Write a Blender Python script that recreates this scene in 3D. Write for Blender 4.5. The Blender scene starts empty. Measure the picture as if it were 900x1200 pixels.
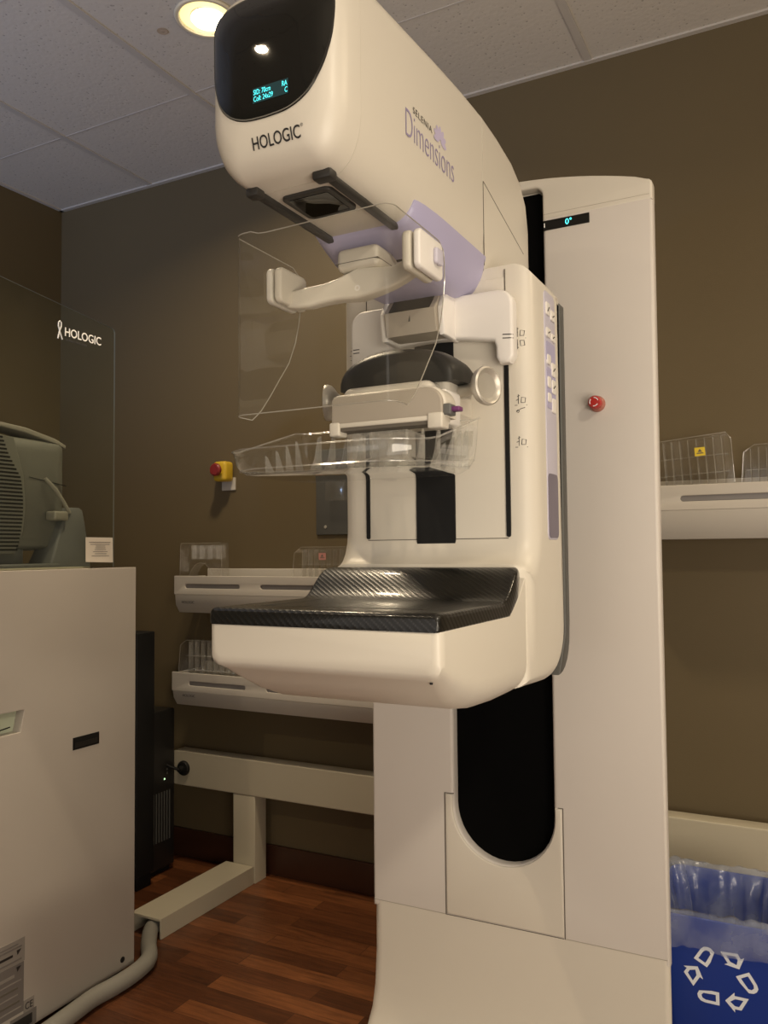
import bpy, bmesh, math, random
from mathutils import Vector, Matrix
from mathutils.bvhtree import BVHTree
from math import sin, cos, pi, radians, sqrt

random.seed(7)
scene = bpy.context.scene
COL = scene.collection
H = 1.19            # eye height
WALL_Y = 2.55
CEIL = 2.73
CX = -0.575         # machine centre line

# ------------------------------------------------------------------ materials
def srgb(r, g, b):
    f = lambda c: ((c/255)/12.92 if c/255 <= .04045 else (((c/255)+.055)/1.055)**2.4)
    return (f(r), f(g), f(b), 1)

def new_mat(name):
    m = bpy.data.materials.new(name); m.use_nodes = True
    nt = m.node_tree; nt.nodes.clear()
    out = nt.nodes.new('ShaderNodeOutputMaterial')
    return m, nt, out

def N(nt, kind, **kw):
    n = nt.nodes.new(kind)
    for k, v in kw.items():
        if k.startswith('i_'):
            n.inputs[k[2:].replace('_', ' ')].default_value = v
        else:
            setattr(n, k, v)
    return n

def plain(name, col, rough=.4, metal=0, bump=0.0, bscale=300, var=.04, vscale=6, coat=0, spec=.5, emit=None, estr=0):
    m, nt, out = new_mat(name)
    p = N(nt, 'ShaderNodeBsdfPrincipled'); L = nt.links.new
    p.inputs['Roughness'].default_value = rough; p.inputs['Metallic'].default_value = metal
    p.inputs['Coat Weight'].default_value = coat; p.inputs['Specular IOR Level'].default_value = spec
    tc = N(nt, 'ShaderNodeTexCoord')
    ns = N(nt, 'ShaderNodeTexNoise'); ns.inputs['Scale'].default_value = vscale; ns.inputs['Detail'].default_value = 3
    L(tc.outputs['Object'], ns.inputs['Vector'])
    mx = N(nt, 'ShaderNodeMix', data_type='RGBA')
    mx.inputs[6].default_value = tuple(c*(1-var) for c in col[:3])+(1,)
    mx.inputs[7].default_value = tuple(min(1, c*(1+var)) for c in col[:3])+(1,)
    L(ns.outputs['Fac'], mx.inputs[0]); L(mx.outputs[2], p.inputs['Base Color'])
    if bump:
        nb = N(nt, 'ShaderNodeTexNoise'); nb.inputs['Scale'].default_value = bscale
        L(tc.outputs['Object'], nb.inputs['Vector'])
        b = N(nt, 'ShaderNodeBump'); b.inputs['Strength'].default_value = bump; b.inputs['Distance'].default_value = .002
        L(nb.outputs['Fac'], b.inputs['Height']); L(b.outputs[0], p.inputs['Normal'])
    if emit:
        p.inputs['Emission Color'].default_value = emit; p.inputs['Emission Strength'].default_value = estr
    L(p.outputs[0], out.inputs[0])
    return m

def facing_fresnel(nt, f0=.04):
    """Schlick reflectance that is the same from both sides of a thin sheet"""
    L = nt.links.new
    ge = N(nt, 'ShaderNodeNewGeometry'); d = N(nt, 'ShaderNodeVectorMath', operation='DOT_PRODUCT')
    L(ge.outputs['Normal'], d.inputs[0]); L(ge.outputs['Incoming'], d.inputs[1])
    ab = N(nt, 'ShaderNodeMath', operation='ABSOLUTE'); L(d.outputs['Value'], ab.inputs[0])
    iv = N(nt, 'ShaderNodeMath', operation='SUBTRACT'); iv.inputs[0].default_value = 1; L(ab.outputs[0], iv.inputs[1])
    pw = N(nt, 'ShaderNodeMath', operation='POWER'); pw.inputs[1].default_value = 5; L(iv.outputs[0], pw.inputs[0])
    o = N(nt, 'ShaderNodeMath', operation='MULTIPLY_ADD'); o.inputs[1].default_value = 1-f0; o.inputs[2].default_value = f0
    L(pw.outputs[0], o.inputs[0])
    return o

def clear(name, tint=(1, 1, 1), gloss=.02, ior=1.49, rough=.0, haze=0.0, hazecol=(.8, .8, .8), boost=1.0):
    """thin clear plastic sheet: fresnel mix of transparent and mirror, with a little scattering haze"""
    m, nt, out = new_mat(name); L = nt.links.new
    fr = facing_fresnel(nt, ((ior-1)/(ior+1))**2)
    mul = N(nt, 'ShaderNodeMath', operation='MULTIPLY_ADD'); mul.inputs[1].default_value = boost; mul.inputs[2].default_value = gloss
    mul.use_clamp = True
    L(fr.outputs[0], mul.inputs[0])
    tr = N(nt, 'ShaderNodeBsdfTransparent'); tr.inputs[0].default_value = (*tint, 1)
    gl = N(nt, 'ShaderNodeBsdfGlossy'); gl.inputs['Roughness'].default_value = rough
    gl.inputs[0].default_value = (.95, .95, .95, 1)
    a = N(nt, 'ShaderNodeMixShader'); L(mul.outputs[0], a.inputs[0]); L(tr.outputs[0], a.inputs[1]); L(gl.outputs[0], a.inputs[2])
    df = N(nt, 'ShaderNodeBsdfDiffuse'); df.inputs[0].default_value = (*hazecol, 1)
    b = N(nt, 'ShaderNodeMixShader')
    tc = N(nt, 'ShaderNodeTexCoord'); ns = N(nt, 'ShaderNodeTexNoise'); ns.inputs['Scale'].default_value = 9
    L(tc.outputs['Object'], ns.inputs['Vector'])
    hm = N(nt, 'ShaderNodeMath', operation='MULTIPLY'); hm.inputs[1].default_value = haze*2
    L(ns.outputs['Fac'], hm.inputs[0]); L(hm.outputs[0], b.inputs[0])
    L(a.outputs[0], b.inputs[1]); L(df.outputs[0], b.inputs[2]); L(b.outputs[0], out.inputs[0])
    return m

def carbon(name):
    m, nt, out = new_mat(name); L = nt.links.new
    p = N(nt, 'ShaderNodeBsdfPrincipled'); tc = N(nt, 'ShaderNodeTexCoord')
    sep = N(nt, 'ShaderNodeSeparateXYZ'); L(tc.outputs['Object'], sep.inputs[0])
    def mth(op, a, b=None):
        n = N(nt, 'ShaderNodeMath', operation=op)
        for i, v in enumerate((a, b)):
            if v is None: continue
            if isinstance(v, (int, float)): n.inputs[i].default_value = v
            else: L(v, n.inputs[i])
        return n.outputs[0]
    yz = mth('ADD', sep.outputs[1], sep.outputs[2])
    s = mth('SINE', mth('MULTIPLY', mth('ADD', sep.outputs[0], yz), 2*pi/.011))
    t = mth('SINE', mth('MULTIPLY', mth('SUBTRACT', sep.outputs[0], yz), 2*pi/.0055))
    w = mth('ADD', mth('MULTIPLY', s, .4), mth('MULTIPLY', t, .10))
    w = mth('ADD', w, .5)
    rp = N(nt, 'ShaderNodeValToRGB'); L(w, rp.inputs[0])
    rp.color_ramp.elements[0].position = .2; rp.color_ramp.elements[0].color = (.006, .006, .005, 1)
    rp.color_ramp.elements[1].position = .9; rp.color_ramp.elements[1].color = (.013, .012, .010, 1)
    L(rp.outputs[0], p.inputs['Base Color'])
    rr = N(nt, 'ShaderNodeMapRange'); L(w, rr.inputs[0]); rr.inputs[3].default_value = .42; rr.inputs[4].default_value = .26
    L(rr.outputs[0], p.inputs['Roughness'])
    p.inputs['Coat Weight'].default_value = .25; p.inputs['Coat Roughness'].default_value = .08
    p.inputs['Specular IOR Level'].default_value = .4
    b = N(nt, 'ShaderNodeBump'); b.inputs['Strength'].default_value = .22; b.inputs['Distance'].default_value = .001
    L(w, b.inputs['Height']); L(b.outputs[0], p.inputs['Normal'])
    L(p.outputs[0], out.inputs[0])
    return m

def wall_mat(name, col):
    m, nt, out = new_mat(name); L = nt.links.new
    p = N(nt, 'ShaderNodeBsdfPrincipled'); tc = N(nt, 'ShaderNodeTexCoord')
    n1 = N(nt, 'ShaderNodeTexNoise'); n1.inputs['Scale'].default_value = 1.3; n1.inputs['Detail'].default_value = 4
    n2 = N(nt, 'ShaderNodeTexNoise'); n2.inputs['Scale'].default_value = 260; n2.inputs['Detail'].default_value = 2
    L(tc.outputs['Object'], n1.inputs[0]); L(tc.outputs['Object'], n2.inputs[0])
    mx = N(nt, 'ShaderNodeMix', data_type='RGBA')
    mx.inputs[6].default_value = tuple(c*.93 for c in col[:3])+(1,); mx.inputs[7].default_value = tuple(c*1.07 for c in col[:3])+(1,)
    L(n1.outputs['Fac'], mx.inputs[0]); L(mx.outputs[2], p.inputs['Base Color'])
    b = N(nt, 'ShaderNodeBump'); b.inputs['Strength'].default_value = .25; b.inputs['Distance'].default_value = .001
    L(n2.outputs['Fac'], b.inputs['Height']); L(b.outputs[0], p.inputs['Normal'])
    p.inputs['Roughness'].default_value = .62; p.inputs['Specular IOR Level'].default_value = .3
    L(p.outputs[0], out.inputs[0])
    return m

def wood_floor(name):
    m, nt, out = new_mat(name); L = nt.links.new
    p = N(nt, 'ShaderNodeBsdfPrincipled'); tc = N(nt, 'ShaderNodeTexCoord')
    def brick(off, sc):
        br = N(nt, 'ShaderNodeTexBrick'); br.offset = .37; br.offset_frequency = 2; br.squash = 1.0
        br.inputs['Scale'].default_value = 1; br.inputs['Brick Width'].default_value = .46
        br.inputs['Row Height'].default_value = .068; br.inputs['Mortar Size'].default_value = .0012
        br.inputs['Mortar Smooth'].default_value = .3; br.inputs['Bias'].default_value = 0
        mp = N(nt, 'ShaderNodeMapping'); mp.inputs['Location'].default_value = (.13, .02, 0)
        L(tc.outputs['Object'], mp.inputs[0]); L(mp.outputs[0], br.inputs[0])
        return br
    br = brick(0, 1)
    br.inputs['Color1'].default_value = (0, 0, 0, 1); br.inputs['Color2'].default_value = (1, 1, 1, 1)
    br.inputs['Mortar'].default_value = (.35, .35, .35, 1)
    mp2 = N(nt, 'ShaderNodeMapping'); mp2.inputs['Scale'].default_value = (2.2, 26, 1)
    L(tc.outputs['Object'], mp2.inputs[0])
    # offset the grain per plank
    add = N(nt, 'ShaderNodeVectorMath', operation='MULTIPLY_ADD')
    add.inputs[1].default_value = (7, 3, 11)
    L(br.outputs['Color'], add.inputs[0]); L(mp2.outputs[0], add.inputs[2])
    gr = N(nt, 'ShaderNodeTexNoise'); gr.inputs['Scale'].default_value = 3; gr.inputs['Detail'].default_value = 7
    gr.inputs['Roughness'].default_value = .65; gr.inputs['Distortion'].default_value = .6
    L(add.outputs[0], gr.inputs[0])
    r1 = N(nt, 'ShaderNodeValToRGB'); L(br.outputs['Color'], r1.inputs[0])
    e = r1.color_ramp.elements
    e[0].color = (.085, .030, .012, 1); e[1].color = (.26, .098, .036, 1)
    k = e.new(.5); k.color = (.15, .054, .021, 1)
    r2 = N(nt, 'ShaderNodeValToRGB'); L(gr.outputs['Fac'], r2.inputs[0])
    r2.color_ramp.elements[0].position = .3; r2.color_ramp.elements[0].color = (.45, .42, .4, 1)
    r2.color_ramp.elements[1].position = .7; r2.color_ramp.elements[1].color = (1.15, 1.1, 1.05, 1)
    mx = N(nt, 'ShaderNodeMix', data_type='RGBA', blend_type='MULTIPLY'); mx.inputs[0].default_value = 1
    L(r1.outputs[0], mx.inputs[6]); L(r2.outputs[0], mx.inputs[7])
    mo = N(nt, 'ShaderNodeMix', data_type='RGBA'); mo.inputs[7].default_value = (.03, .012, .006, 1)
    mf = N(nt, 'ShaderNodeMath', operation='MULTIPLY'); mf.inputs[1].default_value = .6
    L(br.outputs['Fac'], mf.inputs[0]); L(mf.outputs[0], mo.inputs[0]); L(mx.outputs[2], mo.inputs[6])
    L(mo.outputs[2], p.inputs['Base Color'])
    p.inputs['Roughness'].default_value = .36; p.inputs['Specular IOR Level'].default_value = .45
    b = N(nt, 'ShaderNodeBump'); b.inputs['Strength'].default_value = .12; b.inputs['Distance'].default_value = .001
    L(gr.outputs['Fac'], b.inputs['Height']); L(b.outputs[0], p.inputs['Normal'])
    L(p.outputs[0], out.inputs[0])
    return m

def tile_mat(name):
    """pitted mineral fibre ceiling tile"""
    m, nt, out = new_mat(name); L = nt.links.new
    p = N(nt, 'ShaderNodeBsdfPrincipled'); tc = N(nt, 'ShaderNodeTexCoord')
    vo = N(nt, 'ShaderNodeTexVoronoi'); vo.inputs['Scale'].default_value = 75
    L(tc.outputs['Object'], vo.inputs[0])
    n1 = N(nt, 'ShaderNodeTexNoise'); n1.inputs['Scale'].default_value = 80; n1.inputs['Detail'].default_value = 5
    L(tc.outputs['Object'], n1.inputs[0])
    s = N(nt, 'ShaderNodeMath', operation='MULTIPLY_ADD'); s.inputs[1].default_value = .9; s.inputs[2].default_value = -.28
    L(n1.outputs['Fac'], s.inputs[0])
    a = N(nt, 'ShaderNodeMath', operation='ADD'); L(vo.outputs['Distance'], a.inputs[0]); L(s.outputs[0], a.inputs[1])
    rp = N(nt, 'ShaderNodeValToRGB'); L(a.outputs[0], rp.inputs[0])
    rp.color_ramp.elements[0].position = .22; rp.color_ramp.elements[0].color = (.40, .37, .33, 1)
    rp.color_ramp.elements[1].position = .36; rp.color_ramp.elements[1].color = (.62, .585, .53, 1)
    L(rp.outputs[0], p.inputs['Base Color'])
    b = N(nt, 'ShaderNodeBump'); b.inputs['Strength'].default_value = .25; b.inputs['Distance'].default_value = .002
    L(a.outputs[0], b.inputs['Height']); L(b.outputs[0], p.inputs['Normal'])
    p.inputs['Roughness'].default_value = .9; p.inputs['Specular IOR Level'].default_value = .1
    L(p.outputs[0], out.inputs[0])
    return m

def liner_mat(name):
    m, nt, out = new_mat(name); L = nt.links.new
    tr = N(nt, 'ShaderNodeBsdfTransparent'); tr.inputs[0].default_value = (.95, .97, 1, 1)
    df = N(nt, 'ShaderNodeBsdfDiffuse'); df.inputs[0].default_value = (.76, .84, 1, 1)
    tl = N(nt, 'ShaderNodeBsdfTranslucent'); tl.inputs[0].default_value = (.75, .8, .95, 1)
    gl = N(nt, 'ShaderNodeBsdfGlossy'); gl.inputs['Roughness'].default_value = .18
    tc = N(nt, 'ShaderNodeTexCoord'); ns = N(nt, 'ShaderNodeTexNoise'); ns.inputs['Scale'].default_value = 14; ns.inputs['Detail'].default_value = 4
    L(tc.outputs['Object'], ns.inputs[0])
    mr = N(nt, 'ShaderNodeMapRange'); L(ns.outputs['Fac'], mr.inputs[0])
    mr.inputs[1].default_value = .35; mr.inputs[2].default_value = .7; mr.inputs[3].default_value = .10; mr.inputs[4].default_value = .38
    a = N(nt, 'ShaderNodeMixShader'); a.inputs[0].default_value = .4; L(df.outputs[0], a.inputs[1]); L(tl.outputs[0], a.inputs[2])
    b = N(nt, 'ShaderNodeMixShader'); L(mr.outputs[0], b.inputs[0]); L(tr.outputs[0], b.inputs[1]); L(a.outputs[0], b.inputs[2])
    fr = facing_fresnel(nt, .045)
    c = N(nt, 'ShaderNodeMixShader'); L(fr.outputs[0], c.inputs[0]); L(b.outputs[0], c.inputs[1]); L(gl.outputs[0], c.inputs[2])
    bp = N(nt, 'ShaderNodeBump'); bp.inputs['Strength'].default_value = .6; bp.inputs['Distance'].default_value = .01
    L(ns.outputs['Fac'], bp.inputs['Height']); L(bp.outputs[0], gl.inputs['Normal'])
    L(c.outputs[0], out.inputs[0])
    return m

def emis(name, col, s):
    m, nt, out = new_mat(name)
    e = N(nt, 'ShaderNodeEmission'); e.inputs[0].default_value = col; e.inputs[1].default_value = s
    tc = N(nt, 'ShaderNodeTexCoord'); ns = N(nt, 'ShaderNodeTexNoise'); ns.inputs['Scale'].default_value = 3
    nt.links.new(tc.outputs['Object'], ns.inputs[0])
    mr = N(nt, 'ShaderNodeMapRange'); mr.inputs[3].default_value = s*.95; mr.inputs[4].default_value = s*1.05
    nt.links.new(ns.outputs['Fac'], mr.inputs[0]); nt.links.new(mr.outputs[0], e.inputs[1])
    nt.links.new(e.outputs[0], out.inputs[0])
    return m

M = {}
M['white'] = plain('machine_white', (.68, .638, .555, 1), .38, bump=.04, bscale=900, var=.015)
M['white_column'] = plain('column_white', (.66, .62, .575, 1), .42, bump=.05, bscale=900, var=.015)
M['white_pure'] = plain('bright_white', (.80, .77, .73, 1), .35, var=.015)
M['tan'] = plain('warm_grey_plastic', (.40, .355, .295, 1), .45, var=.02)
M['seam'] = plain('seam_grey', (.12, .105, .085, 1), .6)
M['lilac'] = plain('lilac_plastic', (.43, .41, .60, 1), .42, var=.02)
M['lilac_light'] = plain('pale_lilac', (.56, .54, .64, 1), .4, var=.02)
M['lilac_dark'] = plain('dark_lilac', (.17, .15, .20, 1), .4, var=.02)
M['text_lilac'] = plain('lettering_lilac', (.30, .26, .42, 1), .5)
M['flower'] = plain('flower_lilac', (.52, .47, .66, 1), .5)
M['text_black'] = plain('lettering_black', (.02, .018, .018, 1), .5)
M['text_grey'] = plain('lettering_grey', (.07, .065, .06, 1), .5)
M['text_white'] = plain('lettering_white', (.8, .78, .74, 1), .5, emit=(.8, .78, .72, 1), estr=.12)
M['black_gloss'] = plain('black_gloss', (.006, .006, .005, 1), .015, spec=.4)
M['black'] = plain('black_plastic', (.008, .008, .008, 1), .55, spec=.3)
M['deep_black'] = plain('deep_black', (.0025, .0025, .0025, 1), .9, spec=.05)
M['black_satin'] = plain('black_satin', (.014, .013, .012, 1), .35)
M['rail'] = plain('dark_rail', (.03, .028, .025, 1), .45)
M['grey_plate'] = plain('grey_plate', (.085, .085, .08, 1), .5)
M['silver'] = plain('silver_paint', (.55, .52, .46, 1), .36, metal=.45, var=.02)
M['smoke'] = plain('smoke_grey_cover', (.026, .025, .022, 1), .42, spec=.25)
M['cyan'] = emis('cyan_readout', (.10, .85, .85, 1), 2.2)
M['screen_glow'] = plain('screen_glow', (.02, .03, .03, 1), .8, spec=0, emit=(.05, .16, .17, 1), estr=.18)
M['red'] = plain('red_plastic', (.45, .03, .025, 1), .35)
M['red_dark'] = plain('dark_red_plastic', (.22, .02, .02, 1), .4)
M['ring_red'] = plain('button_ring', (.42, .16, .12, 1), .4)
M['yellow'] = plain('yellow_plastic', (.62, .42, .03, 1), .45)
M['yellow_label'] = plain('yellow_label', (.75, .56, .04, 1), .5)
M['pink_label'] = plain('pink_label', (.55, .25, .22, 1), .5)
M['blue_label'] = plain('blue_label', (.06, .25, .36, 1), .5)
M['purple'] = plain('purple_tag', (.16, .04, .15, 1), .4)
M['carbon'] = carbon('carbon_fibre_weave')
M['console'] = plain('console_white', (.47, .43, .38, 1), .5, bump=.05, bscale=700, var=.03)
M['frame_cream'] = plain('cream_frame', (.50, .455, .35, 1), .4, var=.03)
M['shelf'] = plain('shelf_white', (.54, .505, .45, 1), .42, var=.02)
M['shelf_low'] = plain('shelf_grey', (.50, .47, .42, 1), .45, var=.02)
M['slot_grey'] = plain('slot_grey', (.25, .235, .23, 1), .35)
M['hose'] = plain('grey_hose', (.26, .25, .22, 1), .55, bump=.1, bscale=200)
M['monitor'] = plain('monitor_grey', (.15, .145, .125, 1), .5, bump=.1, bscale=900)
M['monitor_light'] = plain('monitor_light_grey', (.26, .24, .20, 1), .45)
M['stand_grey'] = plain('stand_grey', (.13, .13, .125, 1), .5)
M['label_grey'] = plain('label_grey', (.27, .25, .225, 1), .5)
M['label_mid'] = plain('label_mid_grey', (.17, .155, .145, 1), .5)
M['paper'] = plain('paper_label', (.66, .60, .52, 1), .6)
M['pale_green'] = plain('pale_green', (.46, .50, .38, 1), .4)
M['wall'] = wall_mat('olive_brown_paint', (.130, .099, .053))
M['floor'] = wood_floor('strip_wood_floor')
M['tile'] = tile_mat('ceiling_tile')
M['grid'] = plain('ceiling_grid', (.54, .51, .47, 1), .5)
M['base_dark'] = plain('dark_wood_base', (.055, .022, .012, 1), .4, vscale=20, var=.2)
M['lamp_trim'] = plain('lamp_trim', (.78, .70, .52, 1), .35)
M['lamp_cone'] = plain('lamp_cone', (.85, .75, .45, 1), .3, emit=(1, .80, .30, 1), estr=1.5)
M['lamp'] = emis('lamp_glow', (1, .90, .62, 1), 14)
M['stain'] = plain('ceiling_stain', (.46, .37, .28, 1), .9)
M['blue'] = plain('bin_blue', (.014, .046, .30, 1), .42, var=.05)
M['blue_in'] = plain('bin_blue_inside', (.012, .030, .17, 1), .5)
M['white_print'] = plain('white_print', (.82, .86, .92, 1), .5)
M['liner'] = liner_mat('clear_liner')
M['shield'] = clear('clear_shield', (.95, .95, .93), gloss=.004, ior=1.45, haze=.024, hazecol=(.7, .66, .58), boost=1.0)
M['shield_edge'] = plain('shield_edge', (.34, .32, .27, 1), .15, spec=.8)
M['glass'] = clear('console_glass', (.93, .95, .92), gloss=.0, ior=1.35, haze=.004, boost=.5)
M['glass_edge'] = plain('glass_edge', (.20, .20, .17, 1), .3)
M['paddle'] = clear('clear_paddle', (.975, .98, .97), gloss=.01, ior=1.5, rough=.04, haze=.018, hazecol=(.8, .8, .76), boost=1.5)
M['paddle_shelf'] = clear('clear_stored_paddle', (.975, .97, .96), gloss=.02, ior=1.5, rough=.10, haze=.030, hazecol=(.7, .67, .62), boost=1.0)
M['rib'] = clear('clear_rib', (.96, .96, .95), gloss=.05, ior=1.5, rough=.12, haze=.10, hazecol=(.85, .83, .78), boost=1.2)

# ------------------------------------------------------------------ object helpers
def root(name, loc, label, cat, group=None):
    o = bpy.data.objects.new(name, None); COL.objects.link(o)
    o.location = loc; o.empty_display_size = .05
    o['label'] = label; o['category'] = cat
    if group: o['group'] = group
    return o

def wloc(o):
    v = Vector((0, 0, 0))
    while o: v += o.location; o = o.parent
    return v

def finish(bm, name, m, parent=None, smooth=38, label=None):
    """bm is in world coordinates; becomes ONE mesh object, origin at its parent's base"""
    bmesh.ops.remove_doubles(bm, verts=bm.verts, dist=1e-6)
    bmesh.ops.recalc_face_normals(bm, faces=bm.faces)
    off = wloc(parent) if parent else Vector((0, 0, 0))
    bmesh.ops.translate(bm, verts=bm.verts, vec=-off)
    me = bpy.data.meshes.new(name); bm.to_mesh(me); bm.free()
    me.materials.append(M[m] if isinstance(m, str) else m)
    for p in me.polygons: p.use_smooth = True
    me.set_sharp_from_angle(angle=radians(smooth))
    o = bpy.data.objects.new(name, me); COL.objects.link(o)
    if parent: o.parent = parent
    if label: o['label'] = label
    return o

def tag(o, label, cat, group=None):
    o['label'] = label; o['category'] = cat
    if group: o['group'] = group
    return o

def recenter(o):
    """put a top-level mesh's origin at its base"""
    me = o.data
    xs = [v.co.x for v in me.vertices]; ys = [v.co.y for v in me.vertices]; zs = [v.co.z for v in me.vertices]
    c = Vector(((min(xs)+max(xs))/2, (min(ys)+max(ys))/2, min(zs)))
    for v in me.vertices: v.co -= c
    o.location = c
    return o

def box(bm, x0, x1, y0, y1, z0, z1, r=0, seg=3):
    t = bmesh.new()
    bmesh.ops.create_cube(t, size=1)
    for v in t.verts:
        v.co = Vector((x0 if v.co.x < 0 else x1, y0 if v.co.y < 0 else y1, z0 if v.co.z < 0 else z1))
    if r: bmesh.ops.bevel(t, geom=list(t.edges), offset=r, segments=seg, affect='EDGES', profile=.5)
    merge(bm, t)
    return bm

def merge(bm, t, mtx=None):
    if mtx is not None: bmesh.ops.transform(t, matrix=mtx, verts=t.verts)
    me = bpy.data.meshes.new('tmp'); t.to_mesh(me); t.free()
    bm.from_mesh(me); bpy.data.meshes.remove(me)

def B(*a, **k): return box(bmesh.new(), *a, **k)

def tube(bm, pts, r, seg=12, caps=True):
    pts = [Vector(p) for p in pts]
    rings = []
    up = None
    for i, p in enumerate(pts):
        d = (pts[min(i+1, len(pts)-1)]-pts[max(i-1, 0)]).normalized()
        if up is None:
            up = Vector((0, 0, 1)) if abs(d.z) < .9 else Vector((1, 0, 0))
        u = (up-d*up.dot(d)).normalized(); w = d.cross(u); up = u
        rr = r[i] if isinstance(r, (list, tuple)) else r
        rings.append([bm.verts.new(p+(u*cos(2*pi*k/seg)+w*sin(2*pi*k/seg))*rr) for k in range(seg)])
    for a, b in zip(rings, rings[1:]):
        for k in range(seg):
            bm.faces.new((a[k], a[(k+1) % seg], b[(k+1) % seg], b[k]))
    if caps:
        bm.faces.new(rings[0]); bm.faces.new(rings[-1][::-1])
    return bm

def smooth_path(pts, n=6):
    pts = [Vector(p) for p in pts]; out = []
    for i in range(len(pts)-1):
        p0 = pts[max(i-1, 0)]; p1 = pts[i]; p2 = pts[i+1]; p3 = pts[min(i+2, len(pts)-1)]
        for k in range(n):
            t = k/n
            out.append(.5*((2*p1)+(p2-p0)*t+(2*p0-5*p1+4*p2-p3)*t*t+(3*p1-p0-3*p2+p3)*t**3))
    out.append(pts[-1]); return out

def lathe(bm, origin, axis, prof, seg=32):
    """prof: list of (distance along axis, radius)"""
    a = Vector(axis).normalized(); u = a.orthogonal().normalized(); w = a.cross(u); o = Vector(origin)
    rings = []
    for d, r in prof:
        if r < 1e-6: rings.append([bm.verts.new(o+a*d)])
        else: rings.append([bm.verts.new(o+a*d+(u*cos(2*pi*k/seg)+w*sin(2*pi*k/seg))*r) for k in range(seg)])
    for p, q in zip(rings, rings[1:]):
        for k in range(seg):
            k2 = (k+1) % seg
            if len(p) == 1 and len(q) == 1: continue
            if len(p) == 1: bm.faces.new((p[0], q[k], q[k2]))
            elif len(q) == 1: bm.faces.new((p[k], p[k2], q[0]))
            else: bm.faces.new((p[k], p[k2], q[k2], q[k]))
    for rg in (rings[0], rings[-1]):
        if len(rg) > 1: bm.faces.new(rg)
    return bm

def rrect(x0, x1, y0, y1, r, n=6):
    """rounded rectangle, r single or (bl, br, tr, tl)"""
    if not isinstance(r, (tuple, list)): r = (r,)*4
    out = []
    for (cx, cy, rr, a0) in ((x0, y0, r[0], pi), (x1, y0, r[1], 1.5*pi), (x1, y1, r[2], 0), (x0, y1, r[3], .5*pi)):
        sx = 1 if cx == x0 else -1; sy = 1 if cy == y0 else -1
        for k in range(n+1):
            a = a0+k/n*pi/2
            out.append((cx+sx*rr+rr*cos(a), cy+sy*rr+rr*sin(a)))
    return out

def arc(cx, cy, r, a0, a1, n=8, ry=None):
    ry = ry or r
    return [(cx+r*cos(a0+(a1-a0)*k/n), cy+ry*sin(a0+(a1-a0)*k/n)) for k in range(n+1)]

PLANES = {'XZ': (Vector((1, 0, 0)), Vector((0, 0, 1)), Vector((0, -1, 0))),    # drawn facing the viewer (-Y)
          'YZ': (Vector((0, 1, 0)), Vector((0, 0, 1)), Vector((1, 0, 0))),     # facing +X
          'XY': (Vector((1, 0, 0)), Vector((0, 1, 0)), Vector((0, 0, 1)))}

def prism(outlines, plane, pos, depth, bevel=0, bres=2, bm=None):
    """flat outline(s) (later ones are holes) extruded from pos (coordinate on the plane's axis) over depth, edges rounded"""
    cu = bpy.data.curves.new('c', 'CURVE'); cu.dimensions = '2D'; cu.fill_mode = 'BOTH'
    if isinstance(outlines[0][0], (int, float)): outlines = [outlines]
    for ol in outlines:
        s = cu.splines.new('POLY'); s.points.add(len(ol)-1)
        for p, (x, y) in zip(s.points, ol): p.co = (x, y, 0, 1)
        s.use_cyclic_u = True
    cu.extrude = max(abs(depth)/2-bevel, 1e-5); cu.bevel_depth = bevel; cu.bevel_resolution = bres; cu.offset = -bevel
    o = bpy.data.objects.new('c', cu); COL.objects.link(o)
    dg = bpy.context.evaluated_depsgraph_get()
    me = bpy.data.meshes.new_from_object(o.evaluated_get(dg))
    bpy.data.objects.remove(o); bpy.data.curves.remove(cu)
    t = bmesh.new(); t.from_mesh(me); bpy.data.meshes.remove(me)
    u, v, n = PLANES[plane]
    base = {'XZ': Vector((0, pos, 0)), 'YZ': Vector((pos, 0, 0)), 'XY': Vector((0, 0, pos))}[plane]
    mid = {'XZ': Vector((0, depth/2, 0)), 'YZ': Vector((depth/2, 0, 0)), 'XY': Vector((0, 0, depth/2))}[plane]
    for w in t.verts: w.co = base+mid+u*w.co.x+v*w.co.y+n*w.co.z
    bmesh.ops.remove_doubles(t, verts=t.verts, dist=1e-6)
    if bm is None: return t
    merge(bm, t); return bm

def loft(bm, loops, cap0=True, cap1=True, closed=True):
    rings = [[bm.verts.new(p) for p in lp] for lp in loops]
    n = len(rings[0])
    for a, b in zip(rings, rings[1:]):
        for k in range(n if closed else n-1):
            k2 = (k+1) % n
            bm.faces.new((a[k], a[k2], b[k2], b[k]))
    if cap0: bm.faces.new(rings[0][::-1])
    if cap1: bm.faces.new(rings[-1])
    return bm

def bvh_of(o):
    bm = bmesh.new(); bm.from_mesh(o.data)
    bmesh.ops.translate(bm, verts=bm.verts, vec=wloc(o))
    t = BVHTree.FromBMesh(bm); bm.free(); return t

def project(bm, bvh, d, off):
    d = Vector(d).normalized()
    for _ in range(3):
        lg = [e for e in bm.edges if e.calc_length() > .004]
        if lg: bmesh.ops.subdivide_edges(bm, edges=lg, cuts=1); bmesh.ops.triangulate(bm, faces=[f for f in bm.faces if len(f.verts) > 4])
    for v in bm.verts:
        hit = bvh.ray_cast(v.co-d*.5, d)
        if hit[0] is not None: v.co = hit[0]-d*off

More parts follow.
